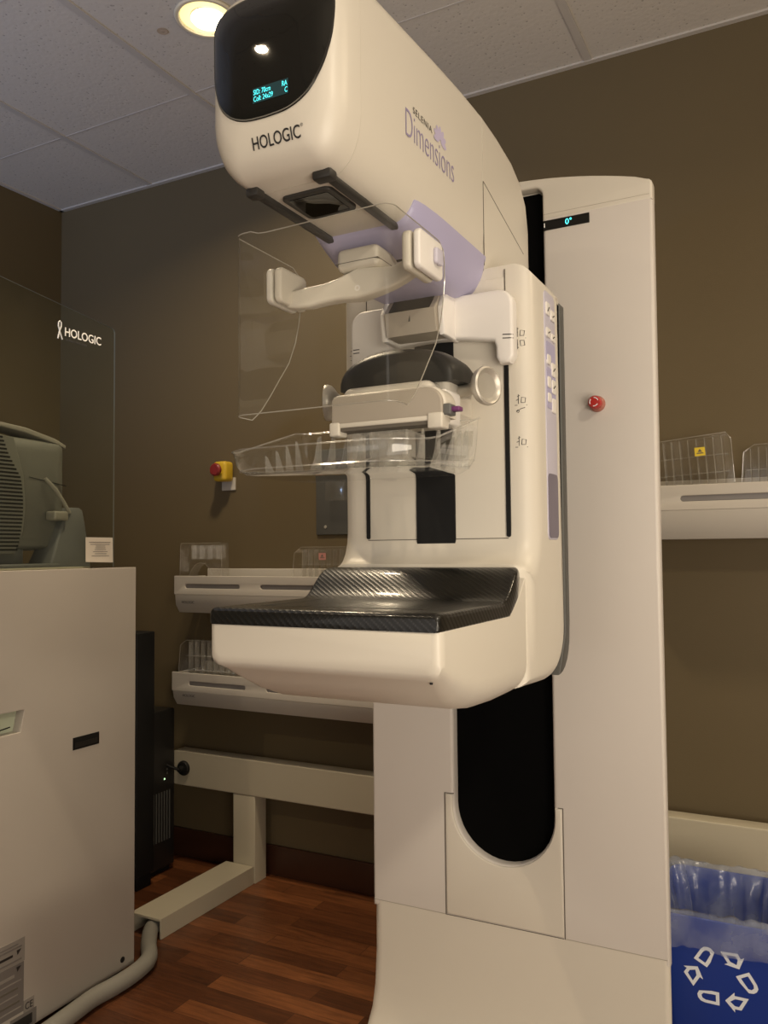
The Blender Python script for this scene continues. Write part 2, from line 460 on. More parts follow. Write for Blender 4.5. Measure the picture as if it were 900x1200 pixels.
def text_bm(s, size, plane, pos, at, sx=1.0, thin=0, extrude=.0004, align='LEFT', rot=0, spacing=1.0):
    cu = bpy.data.curves.new('t', 'FONT'); cu.body = s; cu.size = size; cu.extrude = extrude
    cu.offset = thin; cu.align_x = align; cu.space_character = spacing; cu.resolution_u = 4
    o = bpy.data.objects.new('t', cu); COL.objects.link(o)
    dg = bpy.context.evaluated_depsgraph_get()
    me = bpy.data.meshes.new_from_object(o.evaluated_get(dg))
    bpy.data.objects.remove(o); bpy.data.curves.remove(cu)
    t = bmesh.new(); t.from_mesh(me); bpy.data.meshes.remove(me)
    u, v, n = PLANES[plane]
    base = {'XZ': Vector((0, pos, 0)), 'YZ': Vector((pos, 0, 0)), 'XY': Vector((0, 0, pos))}[plane]
    for w in t.verts:
        x, y = w.co.x*sx, w.co.y
        x, y = x*cos(rot)-y*sin(rot), x*sin(rot)+y*cos(rot)
        w.co = base+u*(at[0]+x)+v*(at[1]+y)+n*w.co.z
    return t

def ringfill(outline, n=8):
    """star-shaped outline filled with concentric rings so that it can drape over a curved surface"""
    cx = sum(p[0] for p in outline)/len(outline); cy = sum(p[1] for p in outline)/len(outline)
    return [[(cx+(x-cx)*k/n, cy+(y-cy)*k/n) for x, y in outline] for k in range(n, 0, -1)]

def drape(outline, plane, bvh, d, off, n=8):
    u, v, _ = PLANES[plane]; bm = bmesh.new()
    loft(bm, [[u*x+v*y for x, y in lp] for lp in ringfill(outline, n)], cap0=False)
    start = {'XZ': Vector((0, .5, 0)), 'YZ': Vector((-1, 0, 0))}[plane]
    for w in bm.verts: w.co += start
    dd = Vector(d)
    for w in bm.verts:
        hit = bvh.ray_cast(w.co-dd*.6, dd)
        if hit[0] is not None: w.co = hit[0]-dd*off
    return bm

# ------------------------------------------------------------------ room
def structure(o): o['kind'] = 'structure'; return o
XL, XR, YB = -2.95, 2.6, -2.4
structure(finish(B(XL-.1, XR+.1, YB-.1, WALL_Y+.1, -.1, 0), 'floor', 'floor'))
structure(finish(B(XL-.1, XR+.1, WALL_Y, WALL_Y+.1, 0, CEIL), 'wall_back', 'wall'))
structure(finish(B(XL-.1, XL, YB, WALL_Y, 0, CEIL), 'wall_left', 'wall'))
structure(finish(B(XR, XR+.1, YB, WALL_Y, 0, CEIL), 'wall_right', 'wall'))
structure(finish(B(XL-.1, XR+.1, YB-.1, YB, 0, CEIL), 'wall_front', 'wall'))
structure(finish(B(XL-.1, XR+.1, YB-.1, WALL_Y+.1, CEIL, CEIL+.1), 'ceiling', 'tile'))
bm = bmesh.new()
for k in range(-2, 8): box(bm, -1.80+.61*k-.012, -1.80+.61*k+.012, YB, WALL_Y, CEIL-.004, CEIL+.002)
for k in range(0, 8):
    y = 2.09-.61*k
    for j in range(-3, 8):
        x0 = max(-1.80+.61*j+.012, XL); x1 = min(-1.80+.61*(j+1)-.012, XR)
        if x1 > x0: box(bm, x0, x1, y-.003, y+.003, CEIL-.0015, CEIL+.002)
structure(finish(bm, 'trim_1', 'grid'))
bm = bmesh.new()
box(bm, XL, XR, WALL_Y-.018, WALL_Y, CEIL-.006, CEIL); box(bm, XL, XL+.018, YB, WALL_Y, CEIL-.006, CEIL)
structure(finish(bm, 'trim_2', 'grid'))
structure(finish(B(XL, XR, WALL_Y-.014, WALL_Y, 0, .108, r=.003), 'baseboard_back', 'base_dark'))
structure(finish(B(XL, XL+.014, YB, WALL_Y-.014, 0, .108, r=.003), 'baseboard_left', 'base_dark'))

# ceiling downlights (only the one in view is modelled in detail; the second hangs over the viewer's left)
def downlight(x, y, label):
    r0 = root('recessed_downlight', (x, y, CEIL), label, 'ceiling light')
    bm = bmesh.new(); lathe(bm, (x, y, CEIL-.001), (0, 0, -1), [(0, .070), (0, .088), (.004, .090), (.008, .086), (.008, .078), (0.001, .072)], 40)
    finish(bm, 'trim_ring', 'lamp_trim', r0)
    bm = bmesh.new()
    seg = 40; rings = [[bm.verts.new((x+r*cos(2*pi*k/seg), y+r*sin(2*pi*k/seg), z)) for k in range(seg)] for r, z in ((.074, CEIL-.0035), (.070, CEIL-.003), (.045, CEIL-.0022))]
    for a, b in zip(rings, rings[1:]):
        for k in range(seg): bm.faces.new((a[k], a[(k+1) % seg], b[(k+1) % seg], b[k]))
    finish(bm, 'reflector_cone', 'lamp_cone', r0)
    bm = bmesh.new(); lathe(bm, (x, y+.012, CEIL-.002), (0, 0, -1), [(0, .05), (.003, .048), (.006, .036), (.008, 0)], 32)
    finish(bm, 'bulb', 'lamp', r0)
    return r0
downlight(-1.50, 1.80, 'round recessed ceiling light glowing warm yellow beside the scanner head')
st = finish(lathe(bmesh.new(), (-1.655, 1.79, CEIL-.0012), (0, 0, -1), [(0, .017), (.001, .016), (.001, .011), (.0006, .009), (.0006, .006), (.001, .005), (.001, 0)], 24), 'water_stain', 'stain')
st['kind'] = 'structure'; st.name = 'trim_3'

# ------------------------------------------------------------------ mammography machine
mg = root('mammography_machine', (CX, 1.75, 0), 'large white breast imaging machine with column, tilted arm, clear shield and carbon shelf', 'medical machine')

# column: plan tapers to the back; front cut out by the tall slot
YF = 1.69; XLc, XRc = -.918, -.268; XM = (XLc+XRc)/2
SL0, SL1, SZ0, SZ1 = -.713, -.493, .522, 1.965
def col_top(x):
    t = (x-(XM-.02))/.34
    return 1.992-.052*t*t
def slot_outline(g=0):
    r = (SL1-SL0)/2+g; c = (SL0+SL1)/2
    return arc(c, SZ0+r-g, r, pi, 2*pi, 20)+[(SL1+g, SZ1-.02), (SL1-.012, SZ1), (SL0+.012, SZ1), (SL0-g, SZ1-.02)]
ZC = .392
seam_z = lambda x: ZC
right_edge = [(XRc, ZC), (XRc, 1.905)]
so = slot_outline(.002)
arcp = so[:21]                                       # left to right round the bottom
ol = [(XLc, ZC-.014), (XRc, ZC-.014), (XRc+.001, 1.2), (XRc+.004, 1.903), (SL1+.002, 1.903)]+arcp[::-1]+[(SL0-.002, 1.903), (XLc+.002, 1.903)]
finish(prism([ol], 'XZ', YF, .032, bevel=.008, bres=3), 'column', 'white_column', mg)
# cap: arched, with the slot cut up into it, narrowing to the back
ol = [(XLc+.002, 1.893), (SL0-.002, 1.893), (SL0-.002, 1.945)]+arc(SL0+.018, 1.948, .020, pi, pi/2, 5)+arc(SL1-.018, 1.948, .020, pi/2, 0, 5)+[(SL1+.002, 1.945), (SL1+.002, 1.893), (XRc+.004, 1.893)]
ol += [(XRc+.004-.012*(1-cos(a)), col_top(XRc)-.012*(1-sin(a))) for a in (0, .5, 1.0, 1.57)]
ol += [(x, col_top(x)) for x in [XRc-.03-k*.03 for k in range(20)]]+[(XLc+.012, col_top(XLc)-.004), (XLc+.002, col_top(XLc)-.016)]
cap = prism([ol], 'XZ', YF-.0012, .033, bevel=.006, bres=3)
finish(cap, 'column_cap', 'white', mg)
bm = bmesh.new(); loops = []
for y, ins, dz in ((YF+.0315, .010, .004), (YF+.16, .045, .012), (YF+.34, .115, .04)):
    lp = [(XLc+.002+ins, y, 1.915), (XRc+.004-ins, y, 1.915)]
    for k in range(21):
        x = XRc+.004-.004-(XRc-XLc)*k/20
        xx = XM+(x-XM)*(1-ins/.33)
        lp.append((xx, y, col_top(x)-dz-(.012 if k in (0, 20) else 0)))
    loops.append(lp)
loft(bm, loops)
finish(bm, 'cap_rear', 'white', mg)
# rear body
bm = bmesh.new()
lp = lambda z: [(XLc+.006, YF+.0325, z), (XRc-.008, YF+.0325, z), (XRc-.035, YF+.155, z), (XRc-.125, YF+.20, z), (XRc-.15, YF+.38, z), (XLc+.15, YF+.38, z), (XLc+.125, YF+.20, z), (XLc+.035, YF+.155, z)]
loft(bm, [lp(ZC-.02), lp(1.92)])
finish(bm, 'rear_cover', 'white_column', mg)
# slot back
finish(prism([slot_outline(.012)], 'XZ', YF+.027, .006), 'slot_backing', 'deep_black', mg)
# U shaped cover round the bottom of the slot
r = (SL1-SL0)/2; c = (SL0+SL1)/2
ol = [(-.734, ZC+.003), (-.474, ZC+.003), (-.474, .654), (SL1+.005, .654)]+[(c+(r+.005)*cos(a), SZ0+r+(r+.005)*sin(a)) for a in [-k*pi/24 for k in range(0, 25)]]+[(SL0-.005, .654), (-.734, .654)]
finish(prism([ol], 'XZ', YF-.003, .02, bevel=.003), 'slot_cover', 'white', mg)
for q in ((-.7371, -.7353, ZC, .656), (-.4727, -.4709, ZC, .656), (-.737, -.474, ZC-.0012, ZC+.0012), (-.7362, -.716, .6545, .6560), (-.482, -.4718, .6545, .6560)):
    finish(B(q[0], q[1], YF-.0008, YF+.006, q[2], q[3]), 'cover_seam', 'seam', mg)
for q in ((XLc+.004, -.738, ZC-.0006, ZC+.0006), (-.470, XRc-.004, ZC-.0006, ZC+.0006)):
    finish(B(q[0], q[1], YF-.0004, YF+.004, q[2]+.001, q[3]+.001), 'panel_seam', 'tan', mg)
finish(B(SL1+.004, XRc-.002, YF-.0016, YF+.004, 1.9042, 1.9050), 'panel_seam', 'tan', mg)
# flared base
bm = bmesh.new(); loops = []
for z, dy, dx in ((0.0, .24, .13), (.012, .235, .128), (.03, .15, .085), (.05, .085, .055), (.08, .042, .030), (.107, .022, .017), (.15, .010, .009), (.20, .005, .004), (.28, .002, .001), (ZC, .0012, .0008)):
    fl = arc(XLc-dx+.025, YF-dy+.025, .025, pi, 1.5*pi, 6); frt = arc(XRc+dx*.1-.012, YF-dy+.012, .012, 1.5*pi, 2*pi, 6)
    pl = fl+frt+[(XRc-.008, YF+.03), (XRc-.035, YF+.155), (XRc-.125, YF+.20), (XRc-.15, YF+.36), (XLc+.15, YF+.36), (XLc+.10, YF+.20), (XLc-dx*.6, YF+.03)]
    loops.append([(x, y, z) for x, y in pl])
loft(bm, loops)
finish(bm, 'base', 'white', mg)
# angle readout
rd = finish(prism([(-.489, 1.8695), (-.391, 1.8695), (-.391, 1.8905), (-.489, 1.8905)], 'XZ', YF-.0015, .004), 'angle_display', 'black_gloss', mg)
finish(text_bm('0°', .017, 'XZ', YF-.0022, (-.442, 1.8745)), 'readout_text', 'cyan', rd)
finish(B(-.4875, -.4855, YF-.0022, YF, 1.876, 1.885), 'indicator_light', 'text_white', rd)
# emergency button
eb = finish(lathe(bmesh.new(), (-.383, YF+.002, 1.487), (0, -1, 0), [(0, .0165), (.006, .0165), (.010, .0155), (.012, .013)], 32), 'emergency_button', 'ring_red', mg)
finish(lathe(bmesh.new(), (-.383, YF-.009, 1.487), (0, -1, 0), [(0, .0125), (.012, .0135), (.018, .0135), (.022, .011), (.0235, 0)], 32), 'push_cap', 'red', eb)
bm = bmesh.new()
for a0 in (.3, 2.4, 4.5):
    pts = arc(-.383, 1.487, .0085, a0, a0+1.25, 8)
    tube(bm, [(x, YF-.0318, z) for x, z in pts], .0010, 6)
finish(bm, 'arrow_marks', 'white_print', eb)
# pivot
finish(lathe(bmesh.new(), (CX, 1.45, 1.25), (0, 1, 0), [(0, .085), (.32, .085)], 40), 'pivot_shaft', 'black', mg)

# ---- C-arm housing
AXL, AXR, AYF, AYB = -.758, -.392, 1.285, 1.462
prof = [(AYF, 1.662), (AYF, 1.225)]+[(1.285-.045*(1-cos(a)), 1.225-.058*sin(a)) for a in (.3, .6, .9, 1.2, 1.5)]
prof += [(1.238, 1.158), (1.238, 0.972), (1.36, .966)]+arc(1.372, 1.056, .090, -pi/2, 0, 8)+[(AYB, 1.64)]+arc(AYB-.02, 1.642, .02, 0, pi/2, 4)
housing = finish(prism([prof], 'YZ', AXL, AXR-AXL, bevel=.034, bres=5), 'arm_housing', 'white', mg)
hb = bvh_of(housing)
finish(prism([[(1.466, 1.640), (1.466, 1.04)]+arc(1.42, 1.04, .07, -pi/2, 0, 6)[:-1]+[(1.492, 1.06), (1.492, 1.640)]], 'YZ', AXL+.004, AXR-AXL-.008, bevel=.004), 'arm_rear_plate', 'grey_plate', mg)
# inset front panel with slots
finish(prism([(-.700, 1.209), (-.440, 1.209), (-.440, 1.662-.02), (-.700, 1.662-.02)], 'XZ', AYF-.0018, .004, bevel=.0012), 'front_panel', 'white', mg)
for q in ((-.7005, -.4395, 1.2078, 1.2092), (-.4397, -.4385, 1.606, 1.655), (-.7012, -.7000, 1.606, 1.655)):
    finish(B(q[0], q[1], AYF-.0022, AYF, q[2], q[3]), 'panel_seam', 'seam', mg)
for x, z1 in ((-.6995, 1.60), (-.4385, 1.60)):
    finish(prism([rrect(x-.0035, x+.0035, 1.2105, z1, .003)], 'XZ', AYF-.004, .004), 'guide_slot', 'black', mg)
finish(prism([rrect(-.604, -.532, 1.193, 1.60, (.012, .012, .003, .003))], 'XZ', AYF-.0045, .005), 'carriage_slot', 'black', mg)

# position pictograms
def strokes(segs, r=.0006):
    bm = bmesh.new()
    for pts in segs: tube(bm, pts, r, 5)
    return bm
def picto(x, z, kind):
    y = AYF+.0
    S = []
    P2 = lambda a, b: (x+a, y, z+b)
    S.append([P2(-.002, 0), P2(.0, 0), P2(.017, 0)])
    def cup(zz, f):
        S.append([P2(.004, zz), P2(.004, zz+f*.016)]); S.append([P2(.008, zz+f*.002), P2(.014, zz+f*.002), P2(.015, zz+f*.010), P2(.009, zz+f*.011), P2(.008, zz+f*.002)])
        S.append([P2(.002, zz+f*.012), P2(.006, zz+f*.014)]); S.append([P2(.0, zz+f*.006), P2(.005, zz+f*.008)])
    if kind == 0: cup(.002, 1); cup(-.002, -1)
    if kind == 1:
        cup(.002, 1); S.append([P2(.001, -.011)]+[P2(.003+.0025*cos(a), -.010+.0025*sin(a)) for a in (3, 1.5, 0, -1.5, -3)]+[P2(.008, -.006), P2(.014, -.004)])
    if kind == 2: cup(.002, 1)
    bm = strokes(S)
    for v in bm.verts:
        hit = hb.ray_cast(Vector((v.co.x, 1.1, v.co.z)), Vector((0, 1, 0)))
        if hit[0] is not None: v.co.y = hit[0].y-.0004+(v.co.y-AYF)*.3
    return bm
for x, z, k in ((-.4235, 1.537, 0), (-.4235, 1.426, 1), (-.4235, 1.357, 2), (-.736, 1.545, 0)):
    finish(picto(x, z, k), 'position_symbol', 'text_grey', mg)

# keypad on the side
kp = finish(prism([rrect(1.345, 1.408, 1.206, 1.632, .012)], 'YZ', AXR-.003, .0045, bevel=.001), 'keypad', 'lilac_light', mg)
finish(prism([rrect(1.348, 1.405, 1.209, 1.318, .010)], 'YZ', AXR, .0026), 'lower_pad', 'lilac_dark', kp)
finish(prism([rrect(1.350, 1.402, 1.51, 1.545, .006)], 'YZ', AXR, .0024), 'key_field', 'lilac', kp)
finish(prism([rrect(1.350, 1.402, 1.43, 1.50, .006)], 'YZ', AXR, .0024), 'key_field', 'lilac', kp)
for y0, y1, z0, z1 in ((1.350, 1.372, 1.590, 1.612), (1.378, 1.402, 1.586, 1.604), (1.350, 1.374, 1.552, 1.568), (1.379, 1.402, 1.550, 1.563), (1.352, 1.372, 1.505, 1.522), (1.378, 1.400, 1.488, 1.512),
                       (1.352, 1.372, 1.465, 1.484), (1.378, 1.400, 1.458, 1.482), (1.352, 1.372, 1.440, 1.456), (1.378, 1.400, 1.425, 1.450)):
    b = finish(prism([rrect(y0, y1, z0, z1, .004)], 'YZ', AXR, .004, bevel=.001), 'key', 'white_pure', kp)
for y0, z0, y1, z1 in ((1.356, 1.596, 1.364, 1.604), (1.385, 1.592, 1.394, 1.596), (1.357, 1.558, 1.366, 1.562), (1.385, 1.555, 1.393, 1.559), (1.384, 1.497, 1.393, 1.503), (1.384, 1.467, 1.393, 1.473)):
    finish(strokes([[(AXR+.0045, y0, z0), (AXR+.0045, y1, z1)]], .0011), 'key_symbol', 'text_grey', kp)

# ---- breast platform
DXL, DXR, DY0, DY1 = -.748, -.399, .906, 1.24
bm = bmesh.new(); loops = []
for y, zb, zt, ins, r in ((.906, 1.048, 1.092, .010, .012), (.9075, 1.040, 1.092, .004, .014), (.911, 1.034, 1.092, 0, .016), (.925, 1.028, 1.092, 0, .020), (.95, 1.012, 1.092, 0, .028), (.985, .993, 1.092, 0, .036),
                          (1.03, .976, 1.092, 0, .042), (1.08, .968, 1.092, 0, .046), (1.15, .964, 1.092, 0, .048), (1.205, .964, 1.112, 0, .048), (DY1, .964, 1.145, 0, .048)):
    pl = rrect(DXL+ins, DXR-ins, zb, zt, (min(r, (zt-zb)*.48), min(r, (zt-zb)*.48), .002, .002), 7)
    loops.append([(x, y, z) for x, z in pl])
loft(bm, loops)
pf = finish(bm, 'breast_platform', 'white', mg, smooth=50)
bm = bmesh.new(); loops = []
# carbon top: flat plate then a curved rise against the arm
T = .027
topz = lambda y: 1.1135 if y < 1.135 else (1.1135+.049*(.5-.5*cos(pi*min(1, (y-1.135)/.085))))
botz = lambda y: 1.0905 if y < 1.165 else 1.0905+.055*((y-1.165)/.085)
ys = [.905, .9062, .909, .913, .93, .97, 1.02, 1.07, 1.11, 1.135]+[1.135+.0095*k for k in range(1, 10)]+[1.232, 1.244, 1.249]
for y in ys:
    ins = {.905: .004, .9062: .0025, .909: .001}.get(y, 0)
    dz = {.905: -.005, .9062: -.0025, .909: -.001}.get(y, 0)
    back = 0 if y < 1.2 else (y-1.2)*.25
    if y > 1.225: dz = -.03*((y-1.225)/.024)**2*.6
    pl = rrect(DXL-.001+ins+back, DXR+.001-ins-back, botz(y), topz(y)+dz, (.003, .003, .007, .007), 4)
    loops.append([(x, y, z) for x, z in pl])
loft(bm, loops)
finish(bm, 'carbon_fibre_top', 'carbon', pf)
bm = bmesh.new(); box(bm, -.70, -.45, .965, .969, 1.1134, 1.1138); box(bm, -.452, -.448, .965, 1.12, 1.1134, 1.1138); box(bm, -.702, -.698, .965, 1.12, 1.1134, 1.1138)
finish(bm, 'field_outline', 'rail', pf)
finish(lathe(bmesh.new(), (DXR-.02, .925, 1.0275), (0, 0, -1), [(0, .002), (.002, .002)], 12), 'screw', 'black', pf)
# side seam against the arm
bm = bmesh.new()
# ---- tube head
HW = .095; HCX = -.570
EX, EZ = .042, .072
def hsec(y, zb, zt, hw, rb, rt):
    k = min(1, hw/.1); hw = hw*.95; zt = zt+.012-.006*max(0, min(1, (y-.9)/.4))
    if rb < .02 and y > 1.2: ex, ez = rb, rb          # rear cover: tight corners
    else: ex, ez = EX*k, min(EZ*k, (zt-zb)*.55)
    n = 10
    low = [(hw-ex+ex*sin(pi/2*i/n), zb+ez-ez*cos(pi/2*i/n)) for i in range(n+1)]
    up = [(hw-rt+rt*cos(pi/2*i/8), zt-rt+rt*sin(pi/2*i/8)) for i in range(9)]
    r_ = low+up
    return [(HCX+x, y, z) for x, z in r_]+[(HCX-x, y, z) for x, z in r_[::-1]]
bm = bmesh.new()
top = lambda y: 1.893+.036*max(0, min(1, (y-.86)/.42))
S = [(.7945, 1.755, 1.800, .030, .012, .012), (.795, 1.725, 1.825, .055, .022, .028), (.7975, 1.695, 1.842, .075, .026, .034), (.803, 1.677, 1.856, .087, .028, .036), (.810, 1.667, 1.872, .0945, .030, .036), (.820, 1.660, 1.884, .0985, .031, .036), (.832, 1.657, 1.892, .100, .032, .034),
     (.86, 1.656, 1.899, .1003, .032, .030)]
loops = [hsec(*s) for s in S]
def ride(o): return o
finish(loft(bm, loops), 'tube_head_front', 'white', mg, smooth=60)
front = bpy.data.objects['tube_head_front']
S = [(.8612, 1.6562, 1.8985, .0998, .032, .030), (.90, 1.656, 1.902, .100, .032, .028), (1.0, 1.657, 1.911, .100, .032, .026), (1.1, 1.655, 1.920, .100, .032, .024), (1.2, 1.654, 1.927, .100, .032, .022), (1.2838, 1.652, 1.929, .100, .032, .02)]
head = finish(loft(bmesh.new(), [hsec(*s) for s in S]), 'tube_head', 'white', mg, smooth=60)
S = [(1.2850, 1.655, 1.929, .1005, .010, .02), (1.36, 1.655, 1.925, .1005, .010, .02), (1.44, 1.655, 1.914, .1005, .010, .02), (1.49, 1.656, 1.898, .1005, .010, .024), (1.52, 1.658, 1.874, .100, .012, .028), (1.538, 1.66, 1.835, .098, .012, .03), (1.546, 1.664, 1.79, .094, .014, .03)]
finish(loft(bmesh.new(), [hsec(*s) for s in S]), 'head_rear_cover', 'white', mg, smooth=60)
finish(B(HCX+.0945, HCX+.0958, 1.2842, 1.2852, 1.668, 1.812), 'rear_seam', 'seam', mg)
bm = bmesh.new(); tube(bm, [(HCX+.0955, 1.2846, 1.812), (HCX+.0955, 1.36, 1.792), (HCX+.0953, 1.50, 1.756)], .0007, 6)
finish(bm, 'cover_seam', 'seam', mg)
# lilac belly
bm = bmesh.new(); loops = []
for y, zb, zt, hw in ((1.028, 1.6545, 1.668, .092), (1.034, 1.648, 1.676, .1008), (1.052, 1.638, 1.684, .1014), (1.09, 1.622, 1.684, .1014), (1.14, 1.610, 1.684, .1014), (1.19, 1.606, 1.684, .1014), (1.24, 1.608, 1.684, .1014), (1.29, 1.615, 1.684, .1014)):
    T_ = math.acos(max(-1, 1-(1.684-zb)/.074)); hw2 = .0962
    sec = [(HCX+hw2-EX+EX*sin(T_*i/12), zb+.074*(1-cos(T_*i/12))) for i in range(13)]
    sec = sec+[(2*HCX-x, z) for x, z in sec[::-1]]
    loops.append([(x, y, z) for x, z in sec])
belly = finish(loft(bm, loops), 'lilac_underside', 'lilac', mg, smooth=60)
bb = bvh_of(belly)
for k in range(4):
    y = 1.085+.013*k
    bm = bmesh.new(); box(bm, -.575, -.512, y-.0018, y+.0018, 1.6, 1.602)
    for v in bm.verts:
        h = bb.ray_cast(Vector((v.co.x, v.co.y, 1.3)), Vector((0, 0, 1)))
        if h[0] is not None: v.co.z = h[0].z-.0006 + (.0008 if v.co.z > 1.601 else 0)
    finish(bm, 'vent_slit', 'rail', belly)
# rails, window on the underside
for s in (-1, 1):
    x = HCX+s*.0535
    bm = bmesh.new(); box(bm, x-.0065, x+.0065, .855, 1.055, 1.6490, 1.6575, r=.003, seg=2)
    box(bm, x-.0065-(.010 if s > 0 else .004), x+.0065+(.004 if s > 0 else .002), .838, .856, 1.6465, 1.6585, r=.003, seg=2)
    finish(bm, 'mounting_rail', 'rail', mg)
w = finish(prism([rrect(-.607, -.531, .877, .953, .010)], 'XY', 1.652, .006, bevel=.001), 'collimator_window', 'rail', mg)
finish(prism([rrect(-.599, -.539, .885, .945, .004)], 'XY', 1.6512, .003), 'window_glass', 'black_gloss', w)
# display window on the front
fb = bvh_of(front)
ol = []
W0 = [(0, 1.7165), (.030, 1.7185), (.052, 1.727), (.068, 1.742), (.079, 1.765), (.0855, 1.79), (.0885, 1.815), (.0895, 1.842), (.087, 1.862), (.070, 1.874), (.04, 1.881), (0, 1.883)]
half = smooth_path([(x, z, 0) for x, z in W0], 5)
ol = [(HCX+p.x*.99, p.y) for p in half]+[(HCX-p.x*.99, p.y) for p in half[::-1][1:-1]]
dw = finish(drape(ol, 'XZ', fb, (0, 1, 0), .0016, 14), 'display_window', 'black_gloss', mg, smooth=70)
rim = bmesh.new(); pts = []
for x, z in ol:
    h = fb.ray_cast(Vector((x, .3, z)), Vector((0, 1, 0))); pts.append(h[0]-Vector((0, .0004, 0)) if h[0] is not None else Vector((x, .83, z)))
tube(rim, pts+[pts[0]], .0017, 6, caps=False)
finish(rim, 'window_rim', 'black_satin', dw)
dv = bvh_of(dw)
sc = drape([(-.588, 1.7350), (-.536, 1.7350), (-.536, 1.7535), (-.588, 1.7535)], 'XZ', dv, (0, 1, 0), .0006, 3)
scn = finish(sc, 'readout_screen', 'screen_glow', dw)
for s, x, z in (('SID: 70cm', -.5865, 1.7450), ('Coll: 24x29', -.5865, 1.7368), ('RA', -.545, 1.7450), ('C', -.541, 1.7368)):
    t = text_bm(s, .0090, 'XZ', .6, (x, z), sx=.68, extrude=0)
    project(t, dv, (0, 1, 0), .0012)
    finish(t, 'readout_text', 'cyan', scn)
t = text_bm('HOLOGIC', .0205, 'XZ', .6, (-.5940, 1.6815), sx=.76, extrude=0, thin=.0002)
project(t, fb, (0, 1, 0), .0009); finish(t, 'brand_lettering', 'text_black', mg)
t = text_bm('®', .005, 'XZ', .6, (-.5225, 1.6930), extrude=0)
project(t, fb, (0, 1, 0), .0009); finish(t, 'brand_lettering', 'text_black', mg)
# side lettering (+X face)
XS = HCX+HW+.0001
def side_text(s, size, y, z, m, name, sx=1, thin=0, sp=1.0):
    t = text_bm(s, size, 'YZ', XS+.0007, (y, z), sx=sx, thin=thin, extrude=.0001, spacing=sp)
    finish(t, name, m, mg)
side_text('Dimensions', .058, .982, 1.7565, 'text_lilac', 'model_lettering', sx=.635, thin=-.0009)
side_text('SELENIA', .0135, 1.0085, 1.7985, 'text_grey', 'series_lettering', sx=1.18, thin=-.0001, sp=1.15)
bm = bmesh.new()
for k in range(7):
    a = radians(-10+k*33.3); 
    cy, cz = 1.103+.011*cos(a)*1.2, 1.801+.011*sin(a)
    lp = [(XS+.0006+.00005*k, cy+.0105*cos(t)*cos(a)-.0048*sin(t)*sin(a), cz+.0105*cos(t)*sin(a)+.0048*sin(t)*cos(a)) for t in [2*pi*i/16 for i in range(16)]]
    bm.faces.new([bm.verts.new(p) for p in lp])
finish(bm, 'flower_emblem', 'flower', mg)

# ---- face shield on its arm
SX0, SX1, SYF = -.697, -.453, .895
def wing_len(z):
    pts = [(1.372, .020), (1.39, .045), (1.42, .072), (1.442, .090), (1.475, .118), (1.51, .136), (1.545, .147), (1.575, .152), (1.605, .152), (1.618, .148), (1.626, .13)]
    for (a, la), (b, lb) in zip(pts, pts[1:]):
        if a <= z <= b: return la+(lb-la)*(z-a)/(b-a)
    return pts[0][1] if z < 1.372 else pts[-1][1]
R = .016
def shield_top(x, s):   # left corner carries a small raised tab
    base = 1.621+.004*(x-SX0)/(SX1-SX0)
    if s < 0: return base
    d = x-SX0
    return base+(.006 if d < .03 else (.006*(1-(d-.03)/.015) if d < .045 else 0)) - (0 if d > .02 else 0)
cols = []
for k in range(9): cols.append(('wl', 1-k/8))
for k in range(1, 7): cols.append(('bl', k/7))
for k in range(17): cols.append(('f', k/16))
for k in range(1, 7): cols.append(('br', k/7))
for k in range(9): cols.append(('wr', k/8))
NR = 30
def shield_pt(kind, t, z, o=0):
    L = wing_len(z)
    if kind == 'wl': return Vector((SX0+o, SYF+R+t*L, z))
    if kind == 'wr': return Vector((SX1-o, SYF+R+t*L, z))
    if kind == 'bl': a = t*pi/2; return Vector((SX0+R-(R-o)*cos(a), SYF+R-(R-o)*sin(a), z))
    if kind == 'br': a = t*pi/2; return Vector((SX1-R+(R-o)*sin(a), SYF+R-(R-o)*cos(a), z))
    return Vector((SX0+R+t*(SX1-SX0-2*R), SYF+o, z))
def shield_z(kind, t, r):
    x = {'f': SX0+R+t*(SX1-SX0-2*R)}.get(kind, SX0 if kind in ('wl', 'bl') else SX1)
    zt = shield_top(x, 1) if kind in ('f', 'bl') else (1.627 if kind == 'wl' else 1.625)
    return 1.376+(zt-1.376)*r/NR
bm = bmesh.new(); g = []
for kind, t in cols: g.append([bm.verts.new(shield_pt(kind, t, shield_z(kind, t, r))) for r in range(NR+1)])
for a, b in zip(g, g[1:]):
    for r in range(NR): bm.faces.new((a[r], b[r], b[r+1], a[r+1]))
fs = finish(bm, 'face_shield', 'shield', mg, smooth=60, label='clear plastic face shield')
bm = bmesh.new()
path = [shield_pt(*cols[0], shield_z(*cols[0], r)) for r in range(NR+1)]+[shield_pt(k, t, shield_z(k, t, NR)) for k, t in cols[1:]]
path += [shield_pt(*cols[-1], shield_z(*cols[-1], r)) for r in range(NR-1, -1, -1)]+[shield_pt(k, t, shield_z(k, t, 0)) for k, t in cols[::-1][1:]]
tube(bm, path+[path[0]], .0008, 5, caps=False)
finish(bm, 'shield_edge', 'shield_edge', fs)
